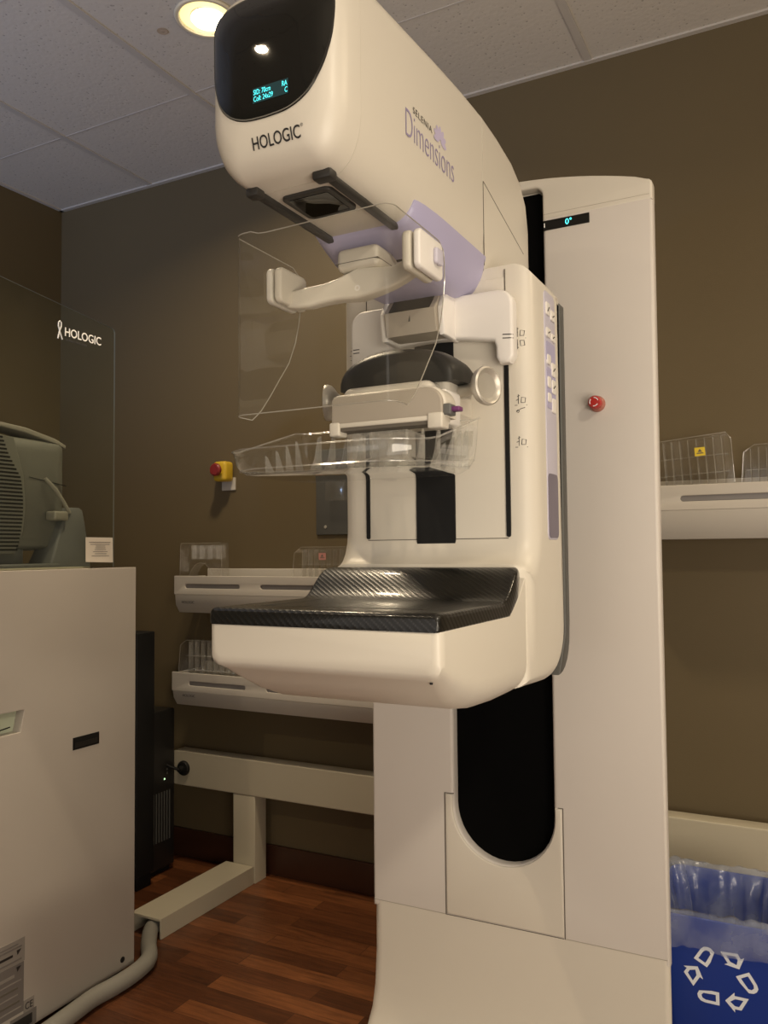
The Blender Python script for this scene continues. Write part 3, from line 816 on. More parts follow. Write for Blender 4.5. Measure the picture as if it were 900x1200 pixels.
# arm: bar between the wings, dropping from a centre block
bm = bmesh.new(); loops = []
for x, y, z, hy, hz in ((-.688, 1.022, 1.568, .011, .012), (-.672, 1.024, 1.568, .010, .014), (-.655, 1.03, 1.570, .010, .0155), (-.632, 1.035, 1.573, .011, .0145), (-.610, 1.04, 1.577, .012, .0165), (-.575, 1.04, 1.580, .014, .0225), (-.545, 1.04, 1.581, .013, .0185), (-.52, 1.035, 1.580, .011, .015), (-.495, 1.02, 1.580, .010, .0145), (-.464, 1.0, 1.582, .010, .014)):
    loops.append([(x, y+dy, z+dz) for dy, dz in rrect(-hy, hy, -hz, hz, .005, 4)])
loft(bm, loops)
ar = finish(bm, 'shield_arm', 'white', mg, smooth=60)
finish(B(-.610, -.540, 1.024, 1.10, 1.600, 1.634, r=.009, seg=4), 'mounting_block', 'white', ar)
finish(B(-.6102, -.5398, 1.0238, 1.09, 1.611, 1.6119), 'block_seam', 'seam', ar)
finish(lathe(bmesh.new(), (-.575, 1.027, 1.572), (0, -1, 0), [(0, .0045), (.001, .0045), (.0012, .003), (.0002, 0)], 16), 'lock_pin', 'white_pure', ar)
for sx, x, y0, y1, zc in ((1, -.6955, .985, 1.056, 1.585), (-1, -.4545, .957, 1.034, 1.588)):
    bm = prism([rrect(y0, y1, zc-.027, zc+.026, .009)], 'YZ', x+.002*sx, .013*sx, bevel=.004)
    cl = finish(bm, 'shield_clamp', 'white', ar)
    finish(prism([rrect(y0, y1, zc-.027, zc+.026, .009)], 'YZ', x-.002*sx-.010*sx, .010*sx, bevel=.003), 'outer_clamp', 'white_pure', cl)
    finish(prism([rrect(y0+.043, y0+.065, zc-.010, zc+.012, .004)], 'YZ', x-.012*sx, -.006*sx, bevel=.002), 'release_button', 'lilac_light', cl)

# ---- shoulder bracket spanning the arm
ol = [(-.718, 1.500), (-.712, 1.493), (-.698, 1.493), (-.692, 1.502), (-.692, 1.518)]
ol += [(-.682+.232*k/16, 1.530+.014*sin(pi*k/16)) for k in range(17)]
ol += [(-.447, 1.520), (-.447, 1.502), (-.441, 1.492), (-.424, 1.492), (-.417, 1.502), (-.417, 1.585)]+arc(-.443, 1.588, .026, 0, pi/2, 6)+arc(-.692, 1.588, .026, pi/2, pi, 6)
finish(prism([ol], 'XZ', 1.255, .026, bevel=.006, bres=3), 'shoulder_bracket', 'white_pure', mg)
for dz in (0, -.006):
    finish(tube(bmesh.new(), [(-.434, 1.2545, 1.537+dz+.001), (-.422, 1.2545, 1.537+dz), (-.4175, 1.259, 1.537+dz)], .0008, 5), 'level_mark', 'text_black', mg)
    finish(tube(bmesh.new(), [(-.712, 1.2545, 1.546+dz), (-.700, 1.2545, 1.546+dz)], .0008, 5), 'level_mark', 'text_black', mg)
# sloped light block on the carriage
prf = [(1.255, 1.545), (1.206, 1.545), (1.198, 1.583), (1.242, 1.632), (1.275, 1.640), (1.275, 1.545)]
lb = finish(prism([prf], 'YZ', -.622, .094, bevel=.003), 'light_block', 'tan', mg)
finish(prism([(1.1975, 1.5845), (1.2405, 1.6325), (1.242, 1.6310), (1.199, 1.5830)], 'YZ', -.612, .074), 'sloped_window', 'smoke', lb)
finish(strokes([[(-.576, 1.2035, 1.566), (-.575, 1.2022, 1.576)]], .003), 'symbol', 'grey_plate', lb)
bm = bmesh.new(); tube(bm, [(-.576, 1.2035, 1.568), (-.580, 1.2045, 1.562), (-.578, 1.205, 1.556)], .0012, 6); tube(bm, [(-.576, 1.2035, 1.568), (-.570, 1.2045, 1.562), (-.571, 1.205, 1.556)], .0012, 6)
finish(bm, 'symbol', 'grey_plate', lb)
for s in (-1, 1):
    x = -.575+s*.0525
    finish(prism([(1.262, 1.54), (1.212, 1.54), (1.205, 1.585), (1.238, 1.636), (1.275, 1.650), (1.275, 1.54)], 'YZ', x-.0055, .011, bevel=.003), 'side_cheek', 'white_pure', lb)

# ---- compression device
cd = finish(B(-.655, -.498, 1.112, 1.275, 1.392, 1.448, r=.014, seg=4), 'compression_head', 'white', mg)
bm = bmesh.new()
ol = [(-.662, 1.405), (-.648, 1.39), (-.502, 1.39), (-.488, 1.405), (-.486, 1.446), (-.494, 1.464), (-.515, 1.472), (-.635, 1.472), (-.656, 1.464), (-.664, 1.446)]
prism([ol], 'XZ', 1.150, .105, bevel=.010, bres=3, bm=bm)
finish(bm, 'shoulder', 'white', cd)
# smoked cover: low domed arch
bm = bmesh.new(); loops = []
for y, sc_, zo in ((1.128, .86, -.012), (1.131, .93, -.005), (1.138, .975, 0), (1.17, 1, .004), (1.21, 1.0, .003), (1.238, .97, -.002), (1.246, .9, -.01)):
    o2 = []
    for k in range(25):
        a = pi-pi*k/24
        o2.append((CX+.005+.103*sc_*cos(a), y, 1.447+zo*.3+(.058*sc_+zo)*(max(0, sin(a))**.7)))
    for k in range(1, 24):
        x = CX+.005+.103*sc_*(1-2*k/24); o2.append((x, y, 1.447+zo*.3+.002*sin(pi*k/24)))
    loops.append(o2)
loft(bm, loops)
finish(bm, 'smoked_cover', 'smoke', cd, smooth=60)
for s in (-1, 1):
    ax = Vector((s*.93, -.37, 0)).normalized()
    kn = lathe(bmesh.new(), Vector((CX+s*.078, 1.2005, 1.440)), ax, [(0, .0105), (.034, .0090), (.045, .0105), (.052, .0160), (.057, .0235), (.062, .0285), (.068, .0305), (.0725, .0298), (.0740, .027), (.0725, .0235), (.068, .0200), (.0665, .010), (.066, 0)], 40)
    finish(kn, 'compression_knob', 'silver', cd)
# paddle clamp
def clamp_ol(g):
    return [(-.648-g, 1.381), (-.458+g, 1.381), (-.458+g, 1.398)]+arc(-.486, 1.400, .028+g, 0, pi/2, 8)+[(-.638, 1.428+g), (-.646-g, 1.425+g), (-.648-g, 1.418)]
cp = finish(prism([clamp_ol(-.003)], 'XZ', 1.066, .020, bevel=.003, bres=3), 'paddle_clamp', 'tan', cd)
finish(prism([clamp_ol(0)], 'XZ', 1.072, .042, bevel=.004, bres=3), 'clamp_body', 'white', cp)
finish(B(-.648, -.462, 1.066, 1.10, 1.376, 1.384, r=.002), 'clamp_lip', 'white', cp)
finish(B(-.640, -.480, 1.068, 1.10, 1.371, 1.3765), 'clamp_gap', 'seam', cp)
finish(B(-.648, -.630, 1.064, 1.09, 1.364, 1.385, r=.003), 'latch', 'white', cp)
finish(B(-.484, -.460, 1.064, 1.09, 1.364, 1.387, r=.003), 'latch', 'white', cp)
finish(B(-.508, -.474, 1.112, 1.17, 1.378, 1.43, r=.004), 'side_block', 'white_pure', cd)
finish(B(-.452, -.438, 1.075, 1.090, 1.388, 1.395, r=.002), 'release_tag', 'purple', cp)
finish(B(-.462, -.450, 1.070, 1.092, 1.383, 1.399, r=.002), 'tag_holder', 'stand_grey', cp)

# ---- paddle in the clamp
bm = bmesh.new(); loops = []
def paddle_loop(ins, zf, zb, n=10):
    pl = rrect(-.760+ins, -.437-ins, .926+ins, 1.163-ins*.6, (.075, .075, .02, .02), 10)
    lp = []
    for x, y in pl:
        t = max(0, (y-.945)/(1.163-.945)); t = t*t*(3-2*t)
        side = abs(x+.587)/.15
        lp.append((x, y, zf+(zb-zf)*t))
    return lp
for ins, zf, zb in ((-.002, 1.334, 1.388), (0, 1.331, 1.384), (.001, 1.324, 1.37), (.0025, 1.315, 1.346), (.006, 1.3065, 1.324), (.013, 1.3015, 1.311), (.026, 1.3000, 1.303)):
    loops.append(paddle_loop(ins, zf, zb))
loft(bm, loops, cap0=False)
pd = finish(bm, 'compression_paddle', 'paddle', mg, smooth=60, label='clear compression paddle')
bm = bmesh.new(); lp = [Vector(p) for p in loops[0]]; tube(bm, lp+[lp[0]], .0011, 6, caps=False)
finish(bm, 'paddle_rim', 'rib', pd)
lp = [Vector(p) for p in loops[4]]; finish(tube(bmesh.new(), lp+[lp[0]], .0009, 6, caps=False), 'lower_rim', 'rib', pd)
for k in range(10):
    finish(prism([(1.115, 1.308), (1.160, 1.308), (1.160, 1.382), (1.150, 1.378), (1.138, 1.340), (1.120, 1.314)], 'YZ', -.722+.027*k, .0014), 'stiffening_rib', 'rib', pd)
for s, x in ((-1, -.749), (1, -.445)):
    for k in range(4):
        finish(prism([(x, 1.309), (x-s*.018, 1.309), (x-s*.004, 1.336+.011*k), (x, 1.339+.011*k)], 'XZ', 1.04+.028*k, .0014), 'stiffening_rib', 'rib', pd)
bm = bmesh.new(); box(bm, -.62, -.525, 1.085, 1.15, 1.330, 1.37, r=.003); finish(bm, 'mounting_bracket', 'rib', pd)

# ------------------------------------------------------------------ acquisition console
KX = -1.66
SHX, SHY = -.08, .073
cn = root('acquisition_console', (-1.9, 1.2, 0), 'tall white control console with clear glass screen standing at the left', 'console')
ol = [(.55, .030), (1.707, .030), (1.707, 1.149), (.55, 1.149)]
hole = [(1.205, .752), (1.320, .752), (1.332, .806), (1.205, .806)]
finish(prism([ol, hole], 'YZ', KX-.03, .03, bevel=.0015), 'side_panel', 'console', cn)
finish(B(KX-.62, KX-.031, .56, 1.688, .06, 1.145, r=.004), 'cabinet_body', 'console', cn)
finish(B(KX-.0315, KX-.029, 1.20, 1.34, .745, .812), 'hand_hold', 'pale_green', cn)
finish(strokes([[(KX-.028, 1.27, .759), (KX-.028, 1.312, .764)]], .0015), 'cable', 'black', cn)
finish(prism([[(1.482, .673), (1.571, .673), (1.571, .705), (1.482, .705)]], 'YZ', KX-.004, .0055), 'vent_slot', 'black', cn)
finish(prism([[(1.488, .678), (1.565, .678), (1.565, .691), (1.488, .691)]], 'YZ', KX+.001, .0012), 'slot_frame', 'black_satin', cn)
finish(lathe(bmesh.new(), (KX-.002, 1.662, .058), (1, 0, 0), [(0, .008), (.003, .008), (.004, .006)], 16), 'screw_hole', 'black', cn)
# rating plates
LZ = -.027
pl1 = finish(prism([[(1.12, .225+LZ), (1.339, .225+LZ), (1.339, .282+LZ), (1.12, .282+LZ)]], 'YZ', KX, .001), 'rating_label', 'label_grey', cn)
pl2 = finish(prism([[(1.12, .105+LZ), (1.337, .105+LZ), (1.337, .224+LZ), (1.12, .224+LZ)]], 'YZ', KX, .0009), 'rating_label', 'label_mid', cn)
for y0, y1, z0, z1, m, p in ((1.20, 1.305, .246, .252, 'text_black', pl1), (1.20, 1.33, .262, .266, 'label_mid', pl1), (1.20, 1.32, .270, .273, 'label_mid', pl1), (1.20, 1.33, .232, .236, 'label_mid', pl1),
                          (1.2, 1.31, .196, .203, 'label_grey', pl2), (1.2, 1.33, .182, .185, 'label_grey', pl2), (1.2, 1.32, .165, .170, 'seam', pl2), (1.2, 1.32, .150, .153, 'label_grey', pl2), (1.2, 1.325, .132, .137, 'seam', pl2), (1.2, 1.33, .118, .121, 'label_grey', pl2)):
    finish(B(KX+.0008, KX+.0014, y0, y1, z0+LZ, z1+LZ), 'print_line', m, p)
for z in (.252+LZ, .212+LZ):
    bm = bmesh.new(); bm.faces.new([bm.verts.new(q) for q in ((KX+.0016, 1.315, z+.006), (KX+.0016, 1.329, z+.006), (KX+.0016, 1.318, z-.006))])
    finish(bm, 'warning_mark', 'text_black', pl1 if z > .23+LZ else pl2)
ce = finish(prism([[(1.338, .098+LZ), (1.368, .098+LZ), (1.368, .128+LZ), (1.338, .128+LZ)]], 'YZ', KX, .0009), 'approval_label', 'label_grey', cn)
finish(text_bm('CE', .024, 'YZ', KX+.0012, (1.341, .104+LZ), sx=.8), 'approval_mark', 'text_black', ce)
finish(prism([[(1.30, .060+LZ), (1.375, .060+LZ), (1.375, .098+LZ), (1.30, .098+LZ)]], 'YZ', KX, .0009), 'rating_label', 'label_mid', cn)
finish(prism([[(1.30, .066+LZ), (1.362, .066+LZ), (1.362, .090+LZ), (1.30, .090+LZ)]], 'YZ', KX+.0008, .0009), 'dark_label', 'text_black', cn)
# glass screen
GX = KX-.085
gl = finish(prism([[(.75, 1.150), (1.702, 1.150), (1.702, 1.844)]+arc(1.688, 1.844, .014, 0, pi/2, 5)+[(.75, 1.970)]], 'YZ', GX-.0025, .005), 'glass_screen', 'glass', cn, label='clear glass radiation screen')
gl.data.materials.append(M['glass_edge'])
for p in gl.data.polygons:
    if abs(p.normal.x) < .5: p.material_index = 1
XG = GX+.0035
t = text_bm('HOLOGIC', .034, 'YZ', XG, (1.514, 1.795), sx=.86, thin=.0003)
finish(t, 'brand_lettering', 'text_white', gl)
bm = strokes([[(XG, y+.002, z+.030) for y, z in ((1.490, 1.752), (1.494, 1.770), (1.501, 1.788), (1.501, 1.798), (1.4965, 1.802), (1.492, 1.798), (1.491, 1.788), (1.497, 1.770), (1.505, 1.752))]], .0019)
finish(bm, 'ribbon_emblem', 'text_white', gl)
t = text_bm("The Women's Health Company", .012, 'YZ', XG, (1.517, 1.781), sx=.50, thin=-.0001)
finish(t, 'slogan_lettering', 'text_grey', gl)
st = finish(prism([[(1.596, 1.166), (1.698, 1.163), (1.696, 1.236), (1.595, 1.236)]], 'YZ', XG-.001, .0008), 'paper_notice', 'paper', gl)
for k, (a, b, z) in enumerate(((1.575, 1.655, 1.222), (1.580, 1.652, 1.216), (1.600, 1.635, 1.211), (1.598, 1.636, 1.206), (1.596, 1.638, 1.201), (1.590, 1.644, 1.195), (1.597, 1.64, 1.189), (1.585, 1.650, 1.183))):
    finish(B(XG-.0004, XG+.0002, a+.032, b+.032, z-.0008, z+.0008), 'print_line', 'label_mid', st)
finish(text_bm('AEC/R', .03, 'YZ', XG+.0001, (1.578, 1.196), sx=.75, thin=-.0006), 'faint_lettering', 'label_grey', st) if False else None
# indicator lamp seen in the glass, behind
finish(B(GX-.03, GX-.003, .90, 1.62, 1.1455, 1.153, r=.002), 'screen_foot', 'frame_cream', cn)

# monitor on the console
mn = root('monitor', (-1.93, 1.45, 1.1451), 'grey computer monitor seen from behind through the glass on the console', 'monitor')
bm = bmesh.new(); loops = []
for x, ins, zt in ((-1.86, .05, 1.495), (-1.868, .028, 1.515), (-1.885, .012, 1.527), (-1.92, .004, 1.533), (-1.955, 0, 1.537), (-1.975, 0, 1.537)):
    loops.append([(x, y, z) for y, z in rrect(1.22+ins, 1.648-ins, 1.20+ins*.3, zt-.01, .02, 5)])
loft(bm, loops)
hs = finish(bm, 'rear_housing', 'monitor', mn, smooth=50)
finish(prism([[(1.23, 1.541), (1.40, 1.542), (1.50, 1.532), (1.60, 1.512), (1.640, 1.500), (1.640, 1.511), (1.60, 1.527), (1.50, 1.547), (1.40, 1.554), (1.23, 1.553)]], 'YZ', -1.96, .085, bevel=.003), 'top_lip', 'monitor_light', hs)
finish(prism([[(1.50, 1.405), (1.628, 1.388), (1.628, 1.3895), (1.50, 1.4065)]], 'YZ', -1.862, .004), 'housing_seam', 'black', hs)
gr = finish(prism([[(1.20, 1.19), (1.445, 1.19), (1.472, 1.25), (1.480, 1.32), (1.472, 1.41), (1.440, 1.51), (1.20, 1.53)]], 'YZ', -1.865, .018, bevel=.004), 'vent_grille', 'monitor', hs)
for k in range(30):
    z = 1.202+.0105*k
    y1 = 1.448+.022*sin(pi*min(1, (z-1.18)/.28))
    if z > 1.40: y1 -= (z-1.40)*.42
    finish(B(-1.8475, -1.8463, 1.21, y1, z-.0026, z+.0026), 'vent_slat', 'black', gr)
bm = bmesh.new(); tube(bm, [(-1.850, 1.545, 1.405), (-1.842, 1.575, 1.375), (-1.838, 1.60, 1.340), (-1.838, 1.622, 1.308)], .006, 8)
finish(bm, 'support_strut', 'monitor_light', mn)
finish(B(-1.86, -1.82, 1.555, 1.605, 1.285, 1.312, r=.006), 'hinge', 'monitor_light', mn)
bm = bmesh.new(); loops = []
for z, y0, y1, x0, x1 in ((1.1452, 1.535, 1.690, -1.92, -1.82), (1.20, 1.560, 1.686, -1.915, -1.825), (1.28, 1.595, 1.680, -1.905, -1.835), (1.318, 1.618, 1.675, -1.90, -1.84), (1.325, 1.626, 1.668, -1.895, -1.845)):
    loops.append([(x, y, z) for x, y in rrect(x0, x1, y0, y1, .008, 4)])
loft(bm, loops)
finish(bm, 'stand_column', 'stand_grey', mn)
finish(B(-1.98, -1.80, 1.34, 1.56, 1.1452, 1.163, r=.005), 'stand_foot', 'stand_grey', mn)
finish(B(-1.94, -1.88, 1.41, 1.50, 1.16, 1.22, r=.004), 'stand_neck', 'stand_grey', mn)
finish(B(-1.981, -1.9755, 1.24, 1.63, 1.22, 1.475), 'screen', 'black_gloss', mn)

for o in (cn, mn): o.location += Vector((SHX, SHY, 0))
# ------------------------------------------------------------------ hose
pts = smooth_path([(-1.87, 2.06, .027), (-1.855, 1.975, .027), (-1.795, 1.895, .024), (-1.728, 1.825, .024), (-1.706, 1.75, .024), (-1.704, 1.67, .024), (-1.710, 1.60, .024), (-1.700, 1.51, .024), (-1.69, 1.40, .024), (-1.68, 1.2, .024), (-1.68, .95, .024)], 6)
bm = tube(bmesh.new(), pts, .0235, 14)
hz = recenter(finish(bm, 'cable_hose', 'hose')); tag(hz, 'thick grey cable hose snaking along the floor beside the console', 'hose')

# ------------------------------------------------------------------ cream floor frame
fr = root('floor_frame', (-1.2, 2.48, 0), 'long cream metal floor rail with leg and foot along the back wall', 'frame')
RY0, RY1 = 2.438, 2.530
finish(prism([rrect(-2.185, 1.6, .310, .438, .006)], 'XZ', RY0, .06, bevel=.003), 'rail', 'frame_cream', fr)
finish(prism([[(-1.905, .001), (-1.808, .001), (-1.808, .309), (-1.905, .309)]], 'XZ', RY0+.002, .07, bevel=.003), 'leg', 'frame_cream', fr)
finish(prism([[(.80, .001), (.93, .001), (.93, .309), (.80, .309)]], 'XZ', RY0+.002, .07, bevel=.003), 'leg', 'frame_cream', fr)
def foot(x0, x1, y0):
    bm = bmesh.new()
    prism([[(x0, .062), (x1, .062), (x1, .001), (x1-.006, .001), (x1-.006, .054), (x0+.006, .054), (x0+.006, .001), (x0, .001)]], 'XZ', y0, RY0-y0+.001, bevel=.0015, bm=bm)
    return bm
finish(foot(-1.935, -1.812, 1.965), 'foot', 'frame_cream', fr)
finish(foot(.80, .93, 1.965), 'foot', 'frame_cream', fr)
bm = bmesh.new(); lathe(bm, (-2.135, RY0+.001, .375), (0, -1, 0), [(0, .028), (.006, .028), (.012, .024), (.014, .012), (.030, .010), (.032, 0)], 24)
tg = finish(bm, 'cable_plug', 'black', fr)
finish(tube(bmesh.new(), smooth_path([(-2.135, RY0-.028, .375), (-2.150, RY0-.045, .385), (-2.185, RY0-.05, .395), (-2.24, RY0-.04, .40)], 5), .005, 8), 'cord', 'black', tg)

# ------------------------------------------------------------------ black equipment behind the console
ct = root('equipment_cabinet', (-2.3, 2.23, 0), 'tall narrow black equipment cabinet just behind the white console', 'cabinet')
finish(B(-2.45, -2.130, 2.185, 2.275, .05, .905, r=.004), 'cabinet_body', 'black', ct)
finish(B(-2.44, -2.140, 2.18, 2.186, .30, .83, r=.002), 'front_door', 'black_satin', ct)
for x in (-2.42, -2.16): finish(B(x-.02, x+.02, 2.20, 2.27, 0, .052, r=.004), 'foot', 'black', ct)
tw = root('computer_tower', (-2.28, 2.37, 0), 'black computer tower with a small green light behind the tall cabinet', 'computer')
finish(B(-2.38, -2.174, 2.290, 2.43, .02, .60, r=.006), 'case', 'black_satin', tw)
finish(B(-2.37, -2.184, 2.286, 2.292, .05, .58, r=.002), 'front_bezel', 'black', tw)
bm = bmesh.new()
for k in range(7): box(bm, -2.1745, -2.1725, 2.315+.014*k, 2.320+.014*k, .12, .30)
finish(bm, 'vent_grille', 'grey_plate', tw)
finish(lathe(bmesh.new(), (-2.1745, 2.375, .345), (1, 0, 0), [(0, .004), (.002, .003)], 12), 'power_light', emis('green_led', (.6, .9, .5, 1), 1.5), tw)
bm = bmesh.new()
for z in (.36, .375): box(bm, -2.1745, -2.1730, 2.385, 2.393, z, z+.008)
finish(bm, 'ports', 'grey_plate', tw)
for x in (-2.36, -2.20): finish(B(x-.012, x+.012, 2.31, 2.42, 0, .021, r=.003), 'foot', 'black', tw)

# ------------------------------------------------------------------ paddle shelves
def shelf(x0, x1, z0, z1, slots, label, name_at, group='white wall shelves for paddles'):
    r0 = root('wall_shelf', ((x0+x1)/2, 2.5, z0), label, 'shelf', group)
    yf = 2.375; hgt = z1-z0
    prof = [(yf, z1), (yf, z0+.048), (yf+.012, z0+.010), (yf+.022, z0), (2.548, z0), (2.548, z1-.02), (yf+.022, z1-.02), (yf+.010, z1-.012), (yf+.010, z1)]
    # front lip with pill slots
    ap = hgt-.070
    holes = [rrect(a, b, z1-.046, z1-.030, .0079) for a, b in slots]
    finish(prism([rrect(x0, x1, z0+ap, z1, (.004, .004, .003, .003))]+holes, 'XZ', yf, .008, bevel=.0018), 'front_lip', 'shelf', r0)
    finish(prism([[(yf+.0003, z0+ap-.0003), (yf+.005, z0+.028), (yf+.024, z0), (2.549, z0), (2.549, z0+.03), (yf+.040, z0+.040), (yf+.009, z0+ap-.0005)]], 'YZ', x0+.004, x1-x0-.008, bevel=.002), 'lower_apron', 'shelf_low', r0)
    finish(B(x0+.02, x1-.02, yf+.0085, 2.549, z0+.0485, z0+.056), 'tray', 'shelf', r0)
    finish(B(x0+.03, x1-.03, 2.530, 2.549, z0+.05, z1+.024, r=.003), 'back_rail', 'shelf', r0)
    for x in (x0, x1-.006): finish(prism([[(yf+.009, z1-.004), (yf+.009, z0+.049), (2.549, z0+.049), (2.549, z1-.004)]], 'YZ', x, .006, bevel=.0015), 'end_cap', 'shelf', r0)
    finish(B(x0+.03, x1-.03, yf+.0095, yf+.0105, z1-.052, z1-.022), 'slot_insert', 'slot_grey', r0)
    if name_at is not None:
        finish(text_bm('HOLOGIC', .014, 'XZ', yf+.0022, (name_at, z0+.035), sx=.95), 'brand_lettering', 'text_grey', r0)
    return r0
shelf(-2.130, -1.15, .966, 1.103, [(-2.078, -1.825), (-1.735, -1.48), (-1.42, -1.2)], 'upper white paddle shelf on the back wall, left of the machine', -2.095)
shelf(-2.140, -1.15, .622, .745, [(-2.060, -1.80), (-1.71, -1.46), (-1.40, -1.2)], 'lower white paddle shelf on the back wall, behind the scanner platform', -2.09)
shelf(-.58, .40, 1.214, 1.363, [(-.318, -.02), (.06, .33)], 'white paddle shelf on the back wall, right of the machine column', None)

def stored_paddle(x0, x1, z0, z1, y, label, legs=None, tilt=0, tagm=None, tagpos=(.7, .75), nx=11, nz=2, group='clear paddles stored on the wall shelves', lean=.0):
    r0 = root('stored_paddle', ((x0+x1)/2, y, z0), label, 'compression paddle', group)
    w = x1-x0; h = z1-z0; d = .045
    if legs == 'arch':      # round cut-out at the bottom
        ol = [(x0, z0), (x0+.12*w, z0)]+[(x0+w*(.5+.36*cos(a)), z0+h*.64*sin(a)) for a in [pi-pi*k/12 for k in range(13)]]+[(x1-.12*w, z0), (x1, z0), (x1-.02*w, z1-.012), (x1-.035*w, z1), (x0+.035*w, z1), (x0+.02*w, z1-.012)]
    elif legs == 'stem':    # body on a narrow stem
        ol = [(x0+.38*w, z0), (x0+.60*w, z0), (x0+.62*w, z0+.10*h), (x0+.70*w, z0+.20*h), (x0+.80*w, z0+.235*h), (x1, z0+.30*h), (x1, z1-.02), (x1-.012, z1), (x0, z1-.008), (x0, z0+.19*h), (x0+.20*w, z0+.19*h), (x0+.32*w, z0+.10*h)]
    else:
        ol = [(x0+.02, z0), (x1, z0), (x1, z1), (x0+.035, z1), (x0+.008, z1-.02), (x0, z0+.4*h)]
    finish(prism([ol], 'XZ', y, .0016), 'plate', 'paddle_shelf', r0)
    bm = bmesh.new()
    n = len(ol)
    a = [bm.verts.new((x, y, z)) for x, z in ol]; b = [bm.verts.new((x*1+(x-(x0+x1)/2)*.03, y-d, z)) for x, z in ol]
    for k in range(n): bm.faces.new((a[k], a[(k+1) % n], b[(k+1) % n], b[k]))
    finish(bm, 'rim_wall', 'paddle_shelf', r0)
    bm = bmesh.new(); pb = [Vector((x+(x-(x0+x1)/2)*.03, y-d, z)) for x, z in ol]; tube(bm, pb+[pb[0]], .0012, 5, caps=False)
    zz0 = z0+(.70*h if legs == 'arch' else (.34*h if legs == 'stem' else .08*h))
    for k in range(1, nx):
        x = x0+w*k/nx
        box(bm, x-.0008, x+.0008, y-.026, y, zz0, z1-.008)
    for k in range(1, nz+1):
        z = zz0+(z1-.008-zz0)*k/(nz+1); box(bm, x0+.008, x1-.008, y-.018, y, z-.0008, z+.0008)
    finish(bm, 'stiffening_ribs', 'rib', r0)
    if tagm:
        tx, tz = x0+w*tagpos[0], z0+h*tagpos[1]
        s = finish(B(tx-.014, tx+.014, y-d-.002, y-d-.0008, tz-.012, tz+.012), 'sticker', tagm, r0)
        bm = bmesh.new(); bm.faces.new([bm.verts.new(p) for p in ((tx-.006, y-d-.0024, tz-.001), (tx+.006, y-d-.0024, tz-.001), (tx, y-d-.0024, tz+.008))])
        box(bm, tx-.009, tx+.009, y-d-.0024, y-d-.002, tz-.006, tz-.003)
        finish(bm, 'sticker_print', 'seam', s)
    if tilt: r0.rotation_euler = (lean, tilt, 0)
    elif lean: r0.rotation_euler = (lean, 0, 0)
    return r0
stored_paddle(-2.122, -1.925, 1.0228, 1.225, 2.445, 'clear paddle with round cut-out standing at the left end of the upper shelf', 'arch', nx=5, nz=0)
stored_paddle(-1.62, -1.34, 1.0228, 1.205, 2.46, 'clear paddle with pink sticker standing on the upper shelf beside the machine arm', None, tagm='pink_label', tagpos=(.43, .82))
stored_paddle(-2.125, -1.86, .679, .862, 2.445, 'clear paddle with blue sticker standing on the shadowy lower shelf', None, tagm='blue_label', tagpos=(.92, .62), nx=9)
stored_paddle(-.43, -.182, 1.2708, 1.505, 2.50, 'clear paddle with yellow warning sticker standing on the right shelf', 'stem', tagm='yellow_label', tagpos=(.68, .80), tilt=-.06)
stored_paddle(-.165, .12, 1.2708, 1.473, 2.515, 'clear paddle without sticker at the right edge, on the right shelf', None, nx=14)

# ------------------------------------------------------------------ wall fittings
es = root('wall_emergency_switch', (-2.04, WALL_Y, 1.45), 'yellow emergency stop box with red button on the back wall', 'emergency switch')
finish(prism([rrect(-2.040, -1.975, 1.430, 1.480, .003)], 'XZ', WALL_Y-.006, .0055, bevel=.001), 'wall_plate', 'shelf', es)
finish(B(-2.042, -1.980, WALL_Y-.060, WALL_Y-.0061, 1.463, 1.540, r=.012), 'switch_box', 'yellow', es)
finish(lathe(bmesh.new(), (-2.012, WALL_Y-.06, 1.505), (0, -1, 0), [(0, .014), (.012, .014), (.013, .024), (.022, .025), (.028, .020), (.029, 0)], 28), 'push_button', 'red_dark', es)
pl = root('wall_plate', (-1.55, WALL_Y, 1.25), 'dark grey metal plate screwed to the back wall left of the machine arm', 'wall plate')
finish(B(-1.605, -1.44, WALL_Y-.008, WALL_Y-.0005, 1.250, 1.56, r=.002), 'plate', 'grey_plate', pl)
finish(lathe(bmesh.new(), (-1.565, WALL_Y-.008, 1.278), (0, -1, 0), [(0, .006), (.003, .005), (.004, 0)], 16), 'screw', 'silver', pl)
finish(B(-1.54, -1.46, WALL_Y-.05, WALL_Y-.0085, 1.37, 1.50, r=.004), 'clear_holder', 'paddle_shelf', pl)

# ------------------------------------------------------------------ recycling bin + liner
bnx, bny = -.198, 2.04
bn = root('recycling_bin', (bnx, bny, 0), 'blue plastic recycling bin with white arrows at the right of the column', 'bin')
bw, bd = .138, .150
def binloop(z, s, th=0): return [(x, y, z) for x, y in rrect(bnx-bw*s+th, bnx+bw*s-th, bny-bd*s+th, bny+bd*s-th, .03, 6)]
bm = bmesh.new()
loft(bm, [binloop(.0, .80), binloop(.006, .82), binloop(.36, .975), binloop(.372, 1.0), binloop(.40, 1.0), binloop(.402, .985), binloop(.40, .97), binloop(.36, .955), binloop(.02, .80), binloop(.012, .78)])
bo = finish(bm, 'bin_body', 'blue', bn)
bbv = bvh_of(bo)
